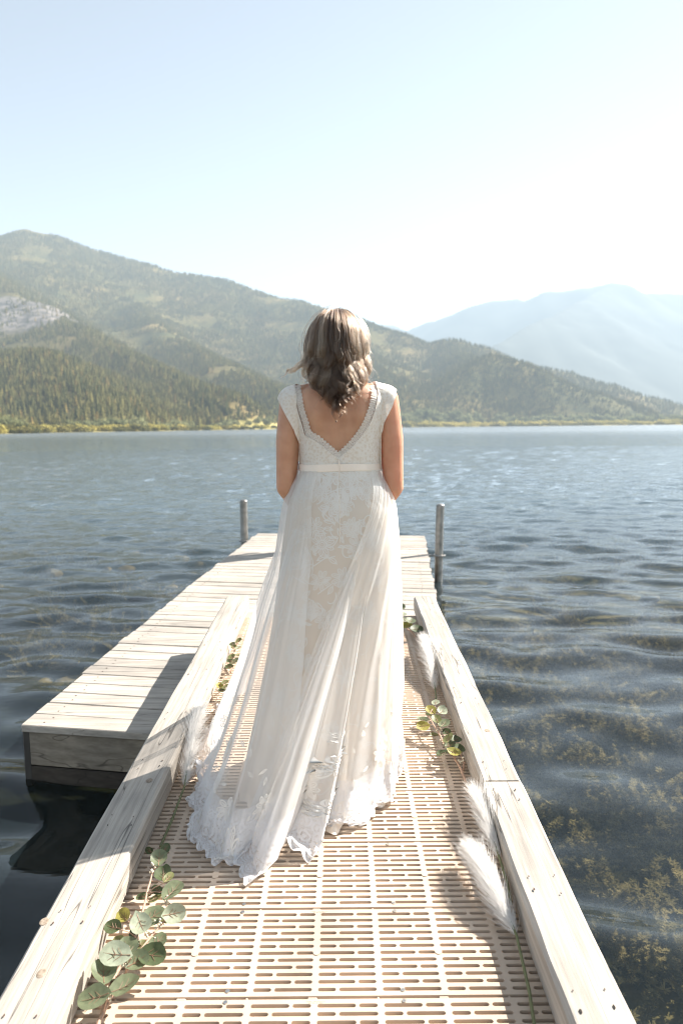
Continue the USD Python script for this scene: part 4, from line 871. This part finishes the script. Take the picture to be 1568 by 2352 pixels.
for k in range(56):           # an even under-layer
    az = -2.0+4.0*(k+.5)/56; lock(az, math.radians(g.uniform(15, 60)), 0, 34, int(g.choice([0, 0, 1])), 1.325+.050*abs(az)+g.normal(0, .01), g.uniform(-.4, .4), 0, .012, .5)
for k in range(74):           # the locks one sees, standing apart from each other
    az = g.uniform(-1.95, 1.95); pol = math.radians(g.uniform(4, 38)); layer = g.uniform(.4, 2.2)
    tone = int(g.choice(4, p=[.20, .32, .30, .18] if az < .35 else [.08, .22, .36, .34]))
    lock(az, pol, layer, 60, tone, 1.300+.056*abs(az)+g.normal(0, .014), (1 if az > 0 else -1)*g.choice([-1, 1, 1])*g.uniform(.3, 1.0), 0, g.uniform(.009, .014), 1.0)
for az, fl, ze, n_ in ((-1.5, -1.0, 1.405, 70), (-1.7, -.85, 1.42, 60), (-1.3, -.45, 1.39, 60), (-1.62, -.65, 1.44, 50)):
    lock(az, math.radians(45), 1.6, n_, 3, ze, -.7, fl, .012, 1.1, .08)
for az, ze, cu_, tone in ((1.05, 1.345, 1.0, 2), (.8, 1.330, 1.0, 3), (1.3, 1.365, .8, 3), (1.6, 1.40, .5, 3), (1.45, 1.38, -.6, 2), (1.75, 1.42, .5, 3), (.5, 1.315, 1.0, 2), (.3, 1.30, .6, 1), (-.2, 1.285, -.3, 1), (.05, 1.280, .3, 2), (-.45, 1.31, -.5, 3), (-.9, 1.35, -.6, 2)):
    lock(az, math.radians(25), 2.6, 80, tone, ze, cu_, 0, .013, 1.35)
for k in range(60):
    az = g.uniform(-2.2, 2.2); lock(az, math.radians(g.uniform(5, 60)), 2.5+g.uniform(0, 2.2), 1, int(g.choice([2, 3])), 1.36+g.normal(0, .04), g.normal(0, .8), g.normal(0, .35), .012, 1.6, .06)
for k in range(4):
    hp = '/World/person/hair_strands' + (f'_{k:03d}' if k else '')
    curves(hp, strands[k], widths[k], hair_ms[k])
used[('/World/person/', 'hair_strands')] = 4

# the man at the end of the dock, right behind the bride from here: what shows of him is his shadow over the planks
man = thing('person', 'dark suited person hidden behind the bride, seen by their shadow on the far dock', 'person', (0, 8.32, DZ))
M = to_man(ring_loft([(.80, 0, .155, .105, -.115), (.95, 0, .165, .11, -.12), (1.10, 0, .158, .11, -.11), (1.30, 0, .185, .125, -.11), (1.42, 0, .19, .11, -.10), (1.47, 0, .14, .07, -.08), (1.50, 0, .075, .05, -.06)]))
for sx in (-1, 1):
    M = M+chain([((sx*.085, 0, .84), .088), ((sx*.095, .01, .48), .066), ((sx*.10, 0, .10), .048)])+Manifold.batch_hull([ball((sx*.10, -.04, .045), (.04, .04, .042)), ball((sx*.11, .16, .03), (.045, .06, .028))])
    M = M+chain([((sx*.17, 0, 1.42), .062), ((sx*.225, -.01, 1.14), .047), ((sx*.215, .07, .90), .033)])
suit = from_man(M.refine_to_length(.03)); trimesh.smoothing.filter_taubin(suit, lamb=.5, nu=.52, iterations=8)
hd = chain([((0, 0, 1.46), .055), ((0, .01, 1.56), .055)])+ball((0, .012, 1.64), (.076, .095, .112), 28)+bone((0, .10, 1.645), .010, (0, .118, 1.615), .012)+bone((-.018, .092, 1.585), .007, (.018, .092, 1.585), .007)
for sx in (-1, 1): hd = hd+ball((sx*.077, 0, 1.64), (.008, .018, .028))+hand(V3(sx*.215, .07, .885), V3(0, .25, -1), V3(-sx, 0, 0), sx)
hd = from_man(hd.refine_to_length(.012)); trimesh.smoothing.filter_taubin(hd, lamb=.5, nu=.52, iterations=6)
obj('body', hd, skin_m, man, smooth=True); obj('suit', suit, plain('dark_suit', (.03, .032, .04), .8, .1, 50), man, smooth=True)
hc = trimesh.creation.icosphere(3); q = hc.vertices*V3(.082, .100, .112)+V3(0, .006, 1.652); hc = clip_mesh(trimesh.Trimesh(q, hc.faces, process=False), np.maximum(.03-q[:, 1]+(q[:, 2]-1.64)*.9, -1)); obj('hair', hc, cap_m, man, smooth=True)
# ------------------------------------------------------------------ eucalyptus and plumes laid along the kerbs
leaf_ms = [mat(n_, {'g': ('geometry', {}), 'n': ('noise_texture', {'scale': 70.0, 'detail': 3.0}), 'r': ('rgb_ramp', {'ramp': [(.3, tuple(x*.8 for x in c_)), (.7, tuple(x*1.2 for x in c_))]}), 'p': ('principled_bsdf', {'roughness': .5, 'specular_ior_level': .35}), 't': ('translucent_bsdf', {}), 'm': ('mix_closure', {'fac': .3})},
    [('g.position', 'n.vector'), ('n.fac', 'r.fac'), ('r.color', 'p.base_color'), ('r.color', 't.color'), ('p.BSDF', 'm.closure1'), ('t.BSDF', 'm.closure2')], surface='m.closure') for n_, c_ in (('leaf_blade_grey', (.16, .185, .105)), ('leaf_blade_dark', (.085, .11, .05)), ('leaf_blade_olive', (.17, .18, .07)), ('leaf_blade_yellow', (.32, .29, .07)), ('leaf_blade_pale', (.36, .39, .28)))]
vein_m = plain('leaf_vein', (.23, .13, .075), .6, .1, 60)
twig_m = plain('eucalyptus_twig', (.42, .27, .19), .6, .2, 90)
bud_m = plain('eucalyptus_bud', (.62, .56, .42), .6, .1, 90)
stem_m = plain('plume_stem', (.14, .15, .065), .6, .2, 60)
def leaf_mesh(r, ratio, seed):
    """a round blade, pointed where the stalk joins, a little cupped; x runs from stalk to tip"""
    g = np.random.default_rng(seed); n = 16; a = np.arange(n)*2*PI/n-PI
    rad = 1-.10*np.exp(-((np.abs(a)-PI)/.25)**2)*-1.6+.03*g.normal(0, 1, n); bx = np.cos(a)*rad*r; by = np.sin(a)*rad*r*ratio
    rings = [(1.0, 0), (.66, 1), (.33, 1)]; cup = g.uniform(.1, .32); fold = g.uniform(.05, .22); tw = g.normal(0, .12); P = []
    for s, _ in rings:
        x, y = bx*s, by*s; z = cup*(x*x+y*y)/r+fold*np.abs(y)+tw*x*y/r+.05*r*np.sin(2*a+g.uniform(0, 6))*s; P.append(np.stack([x, y, z], 1))
    v, f = grid_mesh(np.array(P), True); f = np.vstack([f[:, [0, 1, 2]], f[:, [0, 2, 3]]]); k = np.arange(n)
    v = np.vstack([v, [[0, 0, 0]]]); f = np.vstack([f, np.stack([2*n+k, 2*n+(k+1) % n, np.full(n, 3*n)], 1)])
    v[:, 0] += r
    mid = lambda x: cup*(x-r)**2/r
    vein = [tube([(x, 0, mid(x)+.0008) for x in np.linspace(0, 1.75*r, 7)], [.0011, .0010, .0009, .0008, .0007, .0005, .0003], 5)]
    for sx in (-1, 1):
        for q in (.55, .95): vein.append(tube([(r*q, 0, mid(r*q)+.0008), (r*(q+.4), sx*r*ratio*.5, mid(r*(q+.2))+fold*r*ratio*.5+.0012)], [.0007, .0004], 4))
    return trimesh.Trimesh(v, f, process=False), cat(vein)
def spray(label, group, stems, leaves_, seed, deckpt=lambda x, y, h: on_deck(x, y, h), buds=()):
    """stems: lists of (x, y, height); leaves: (x, y, height, radius, kind, heading degrees in the picture, tilt, ratio)"""
    t = thing('eucalyptus_branch', label, 'branch', (0, 0, 0), 0, group); g = np.random.default_rng(seed)
    from scipy.interpolate import PchipInterpolator as PI_
    allp = []
    for st in stems:
        P = np.array([deckpt(*s) for s in st]); u = np.linspace(0, 1, len(P)); Q = PI_(u, P)(np.linspace(0, 1, 26)) if len(P) > 2 else P[0]+(P[1]-P[0])*np.linspace(0, 1, 26)[:, None]
        Q = Q+g.normal(0, .0008, Q.shape); obj('stem', tube(Q, np.linspace(.0048, .0022, 26), 7), twig_m, t, smooth=50); allp.append(Q)
    allp = np.vstack(allp)
    for (x, y, h, r, kind, ang, tilt, ratio) in leaves_:
        c = deckpt(x, y, h); d = V3(math.cos(math.radians(ang)), math.sin(math.radians(ang)), 0)
        up = V3(0, 0, 1); n = up+V3(*g.normal(0, .12, 2), 0)+V3(-.0, -.25, 0)+np.cross(d, up)*math.tan(tilt)*0+np.cross(d, up)*tilt; n /= np.linalg.norm(n)
        d = d-n*(d@n); d /= np.linalg.norm(d); s = np.cross(n, d); M4 = np.eye(4); M4[:3, 0], M4[:3, 1], M4[:3, 2] = d, s, n; M4[:3, 3] = c-d*r
        bl, vn = leaf_mesh(r, ratio, int(g.integers(1e6)))
        lowest = (bl.vertices@M4[:3, :3].T+M4[:3, 3]); dz = max(0, (gz(lowest[:, 1])+.003-lowest[:, 2]).max()); M4[2, 3] += dz
        bl.apply_transform(M4); vn.apply_transform(M4)
        lf = obj('leaf', bl, leaf_ms[kind], t, smooth=True); obj('vein', vn, vein_m, lf, smooth=50)
        b = M4[:3, 3]; k = np.argmin(((allp-b)**2).sum(1)); q = allp[k]; obj('leaf_stalk', tube([q, (q+b)/2+V3(0, 0, .004), b], [.0016, .0013, .001], 5), twig_m, t, smooth=50)
    for (x, y, h) in buds:
        bs = []
        c = deckpt(x, y, h)
        for q in range(9):
            s = trimesh.creation.icosphere(1, g.uniform(.0022, .0036)); s.apply_translation(c+g.normal(0, .007, 3)+V3(0, 0, .004)); bs.append(s)
        obj('bud_cluster', cat(bs), bud_m, t, smooth=True)
    return t
c3 = lambda X, Y: (X*.4297, 1592.5+Y*.4297)
S3 = .00054
LL = [(880, 838, .07, 40, 1, 80), (800, 845, .05, 30, 1, 140), (850, 885, .075, 52, 0, 100), (872, 975, .06, 52, 1, 100), (900, 990, .08, 36, 2, 70), (925, 1060, .09, 58, 0, 60), (842, 1055, .06, 36, 1, 150), (765, 1090, .04, 38, 1, 180), (832, 1100, .05, 34, 2, 30),
      (930, 1180, .07, 52, 4, 20), (822, 1195, .07, 58, 0, 40), (870, 1225, .05, 40, 2, 0), (755, 1245, .09, 57, 4, -60), (662, 1198, .06, 42, 3, 130), (605, 1255, .06, 42, 1, 160), (640, 1330, .05, 40, 2, 150), (682, 1372, .075, 60, 0, 120), (615, 1400, .09, 66, 4, 175), (745, 1350, .04, 34, 2, 60),
      (845, 1330, .05, 44, 0, 60), (815, 1405, .06, 62, 1, -10), (738, 1432, .06, 48, 0, 45), (552, 1492, .07, 62, 0, 110), (672, 1570, .05, 60, 0, 30), (500, 1635, .06, 62, 0, 190), (715, 1290, .04, 36, 1, 100), (590, 1545, .03, 36, 1, 170)]
spray('long grey green eucalyptus branch with pink twigs by the left kerb in the foreground', None,
      [[(*c3(520, 1790), .012), (*c3(575, 1660), .02), (*c3(650, 1530), .03), (*c3(720, 1420), .04), (*c3(800, 1310), .05), (*c3(900, 1200), .06)],
       [(*c3(545, 1720), .014), (*c3(590, 1560), .025), (*c3(680, 1400), .03), (*c3(730, 1290), .04), (*c3(768, 1150), .05), (*c3(800, 1010), .06), (*c3(835, 900), .065)]],
      [(*c3(X, Y), h, r*S3*1.0, k, a, g_, .82 if r > 40 else .6) for (X, Y, h, r, k, a), g_ in zip(LL, np.random.default_rng(3).normal(0, .30, 40))], 1, buds=[(*c3(800, 1290), .06), (*c3(660, 1450), .06), (*c3(820, 945), .07), (*c3(570, 1640), .04), (*c3(885, 1130), .07), (*c3(850, 1245), .06)])
c4 = lambda X, Y: ((1400+X*.7015)*.6125, (2200+Y*.7015)*.6125)
LR = [(332, 622, .07, 30, 4, 80), (305, 662, .06, 36, 3, 120), (366, 668, .07, 36, 4, 60), (258, 716, .06, 36, 0, 170), (262, 748, .05, 38, 3, 190), (335, 712, .08, 34, 2, 100), (376, 735, .07, 42, 0, 60), (325, 796, .04, 24, 2, 170), (402, 815, .07, 38, 2, 70), (442, 818, .06, 34, 1, 50),
      (408, 852, .05, 32, 0, 20), (458, 872, .06, 34, 1, 60), (432, 890, .06, 34, 3, -20), (370, 896, .04, 34, 1, 185), (392, 780, .05, 26, 1, 120), (292, 690, .05, 26, 1, 140)]
spray('olive and yellow eucalyptus branch against the right kerb, between the two white plumes', None,
      [[(*c4(520, 1120), .012), (*c4(480, 1010), .02), (*c4(430, 910), .03), (*c4(385, 850), .04), (*c4(340, 770), .05), (*c4(295, 695), .05)], [(*c4(478, 985), .015), (*c4(480, 930), .03), (*c4(440, 870), .05)]],
      [(*c4(X, Y), h, r*.00070, k, a, g_, .85) for (X, Y, h, r, k, a), g_ in zip(LR, np.random.default_rng(4).normal(0, .30, 40))], 2, buds=[(*c4(350, 765), .06), (*c4(470, 925), .05), (*c4(375, 830), .05)])
LF = [(152, 112, .08, 20, 0, 90), (155, 150, .08, 24, 4, 90), (198, 186, .08, 28, 0, 70), (178, 211, .06, 26, 3, 0), (232, 228, .06, 30, 1, 20), (150, 215, .05, 22, 2, 180), (165, 180, .06, 20, 4, 120)]
spray('small eucalyptus branch at the far right corner of the gangway, beside the gown', None, [[(*c4(240, 298), .01), (*c4(205, 245), .02), (*c4(170, 212), .04), (*c4(150, 165), .05)]],
      [(*c4(X, Y), h, r*.00125, k, a, 0.1, .8) for X, Y, h, r, k, a in LF], 3, buds=[(*c4(158, 200), .05)])
cl_ = lambda X, Y: (392+X*.1562, 1311+Y*.1562)
LB = [(1005, 1035, .08, 26, 2, 60), (905, 1090, .08, 26, 1, 100), (925, 1120, .06, 24, 2, 80), (900, 1280, .07, 30, 2, 90), (940, 1340, .05, 34, 0, 40), (870, 1330, .05, 24, 1, 120), (990, 1150, .06, 26, 4, 60), (860, 1420, .04, 26, 1, 180), (1000, 1250, .05, 28, 2, 20)]
spray('eucalyptus branch inside the left kerb, half covered by the tulle', None, [[(*cl_(880, 1500), .01), (*cl_(900, 1350), .03), (*cl_(930, 1200), .05), (*cl_(985, 1080), .06)]],
      [(*cl_(X, Y), h, r*.0008, k, a, -.2, .8) for X, Y, h, r, k, a in LB], 4)
LB2 = [(-20, 16, .05, 26, 3, 100), (6, 4, .06, 24, 2, 60), (14, 22, .05, 26, 2, 20), (-8, 34, .04, 24, 1, 150)]
spray('short yellow eucalyptus tip by the left kerb, just beyond the left plume', None, [[(512, 1582, .01), (515, 1560, .04)]], [(514+x*.5, 1566+y*.6, h, r*.0008, k, a, .1, .8) for x, y, h, r, k, a in LB2], 5)

plume_m = cloth('plume_fibre', (.88, .86, .83), .45, rough=.8)
def plume(label, base, tip, stem_end, n, width, seed, lift=.05, arch=.03):
    t = thing('pampas_plume', label, 'plume'); g = np.random.default_rng(seed)
    b, e = on_deck(*base), on_deck(*tip); s_ = on_deck(*stem_end); L = np.linalg.norm(e-b)
    ax = lambda q: b+(e-b)*q+V3(0, 0, arch*math.sin(PI*q)) 
    obj('stem', tube([s_, s_*.6+b*.4+V3(.004, 0, .002), b, ax(.3), ax(.7), ax(.95)], [.0038, .0040, .0034, .0026, .0018, .001], 7), stem_m, t, smooth=50)
    d = (e-b)/L; up = V3(0, 0, 1); sd = np.cross(d, up); sd /= np.linalg.norm(sd); st, wd = [], []
    for i in range(n):
        q = g.uniform(0, 1)**.9*.93; r0 = ax(q); f = g.uniform(0, 2*PI); out = sd*math.cos(f)+up*math.sin(f)*.75
        env = width*(.5+.75*math.sin(PI*min(1, q*.8+.12)))*g.uniform(.45, 1.3); ln = env*(2.0-.4*q); k = g.uniform(.30, .62)*(1-.35*q)
        bend = g.normal(0, .03, 3); p = [r0]; cur = r0.copy(); dir_ = d*(1-k*.2)+out*k*1.1
        for j in range(7):
            dd = dir_+d*.13*j+V3(0, 0, -.035*j)+g.normal(0, .07, 3)+bend*j; dd /= np.linalg.norm(dd); cur = cur+dd*ln/7; cur[2] = max(cur[2], gz(cur[1])+.002)
            if XR0-.004 < cur[0] < XR1 and cur[2] < gz(cur[1])+RAIL_H+.003 and r0[0] < XR0: cur[0] = XR0-.004 if cur[2] < gz(cur[1])+RAIL_H-.02 else cur[0]; cur[2] = cur[2] if cur[0] < XR0 else gz(cur[1])+RAIL_H+.004
            p.append(cur.copy())
        st.append(np.array(p)); wd.append(np.linspace(.0009, .0003, 8))
    path = str(t.GetPath())+'/plume'; curves(path, st, wd, plume_m)
    return t
plume('large fluffy white plume in the foreground against the right kerb', (*c4(765, 1868), .03), (*c4(520, 1420), .055), (*c4(868, 2400), .006), 2300, .050, 1, arch=.02)
plume('upper white plume by the right kerb, its foot buried in the large foreground plume', (*c4(672, 1450), .05), (*c4(540, 1090), .06), (*c4(735, 1700), .04), 1900, .048, 2, arch=.02)
plume('small white plume against the right kerb beyond the olive eucalyptus', (*c4(330, 552), .03), (*c4(262, 268), .09), (*c4(330, 620), .03), 2000, .050, 3)
plume('white plume inside the left kerb behind the veil of tulle', (423, 1808, .03), (462, 1625, .10), (368, 1945, .006), 2100, .052, 4)

# water plants under the surface, right of the gangway
weed_m = mat('water_weed', {'o': ('object_info', {}), 'g': ('geometry', {}), 'n': ('noise_texture', {'scale': 9.0, 'detail': 3.0}), 'a': ('math', {'math_type': 'multiply_add', 'value2': .7}), 'h': ('math', {'math_type': 'multiply', 'value2': .3}), 'r': ('rgb_ramp', {'ramp': [(.2, (.08, .068, .036)), (.5, (.25, .20, .105)), (.85, (.50, .395, .22))]}),
    'd': ('diffuse_bsdf', {}), 't': ('translucent_bsdf', {}), 'm': ('mix_closure', {'fac': .35})},
    [('g.position', 'n.vector'), ('n.fac', 'a.value1'), ('o.random', 'h.value1'), ('h.value', 'a.value3'), ('a.value', 'r.fac'), ('r.color', 'd.color'), ('r.color', 't.color'), ('d.BSDF', 'm.closure1'), ('t.BSDF', 'm.closure2')], surface='m.closure')
def weed(seed):
    g = np.random.default_rng(seed); parts = []
    for k in range(16):
        a = g.uniform(0, 6.28); b = V3(math.cos(a), math.sin(a), 0)*g.uniform(0, .12); tip = b*g.uniform(1.5, 4.5)+V3(0, 0, g.uniform(.10, .30)); n = 16
        pts = [b+(tip-b)*t+V3(.03*math.sin(5*t+k), .03*math.cos(4*t+k), 0) for t in np.linspace(0, 1, n)]
        for i, p in enumerate(pts[2:]):
            for q in range(16):
                f = g.uniform(0, 6.28); o = V3(math.cos(f), math.sin(f), g.uniform(-.1, .9)); L = .026*g.uniform(.6, 1.3)*(1-.5*i/n); w = np.cross(o, [0, 0, 1.])*.0024
                parts.append(np.array([p-w, p+w, p+o*L+w*.7, p+o*L-w*.7]))
    v = np.vstack(parts); q = np.arange(len(parts))[:, None]*4
    return trimesh.Trimesh(v, np.vstack([q+[0, 1, 2], q+[0, 2, 3]]), process=False)
rng = np.random.default_rng(23); n = 2600
wx = np.concatenate([rng.uniform(.4, 6, 1700), rng.uniform(-14, 14, n-1700)]); wy = np.concatenate([rng.uniform(.6, 8, 1700), rng.uniform(4, 26, n-1700)])
kd = meshkit.fbm(np.stack([wx*.8, wy*.8, 0*wx], -1), 3, 14) > .40; kd &= ~((wx < .3) & (wy < 6)); wx, wy = wx[kd], wy[kd]
wz = -1.25-2.2*smoothstep(6, 40, wy)+.05
sc_ = rng.uniform(.5, 1.15, len(wx))
scatter('lake_weed', [(weed(k), weed_m) for k in range(4)], np.stack([wx, wy, wz], 1), np.stack([sc_*1.3, sc_*1.3, sc_], 1), rng.uniform(0, 6.28, len(wx)), rng.integers(0, 4, len(wx)), 'brown feathery water plants under the clear surface beside the gangway', 'water plants')

# rounded stones on the bed among the plants
stone_m = mat('lake_stone', {'o': ('object_info', {}), 'g': ('geometry', {}), 'n': ('noise_texture', {'scale': 7.0, 'detail': 5.0}), 'a': ('math', {'math_type': 'multiply_add', 'value2': .6}), 'h': ('math', {'math_type': 'multiply', 'value2': .4}), 'r': ('rgb_ramp', {'ramp': [(.2, (.06, .05, .03)), (.55, (.26, .19, .10)), (.85, (.52, .36, .19))]}), 'p': ('principled_bsdf', {'roughness': .9, 'specular_ior_level': .1})},
    [('g.position', 'n.vector'), ('n.fac', 'a.value1'), ('o.random', 'h.value1'), ('h.value', 'a.value3'), ('a.value', 'r.fac'), ('r.color', 'p.base_color')], surface='p.BSDF')
def stone(seed):
    m = trimesh.creation.icosphere(2, 1.0); v = m.vertices; v = v*(.75+.5*meshkit.fbm(v*1.3+seed*9.1, 3, seed)[:, None]); return trimesh.Trimesh(v*V3(1, .8, .45), m.faces, process=False)
rng = np.random.default_rng(31); n = 420
qx = np.concatenate([rng.uniform(.5, 7, 260), rng.uniform(-10, 14, n-260)]); qy = np.concatenate([rng.uniform(.8, 9, 260), rng.uniform(5, 22, n-260)]); ok = ~((qx < .4) & (qy < 7)); qx, qy = qx[ok], qy[ok]
rs = rng.uniform(.05, .24, len(qx))*rng.uniform(.5, 1.2, len(qx))
scatter('lake_stones', [(stone(k), stone_m) for k in range(4)], np.stack([qx, qy, -1.22-2.2*smoothstep(6, 40, qy)], 1), np.stack([rs, rs, rs*.9], 1), rng.uniform(0, 6.28, len(qx)), rng.integers(0, 4, len(qx)), 'brown and rusty stones on the lake bed among the water plants', 'stones')
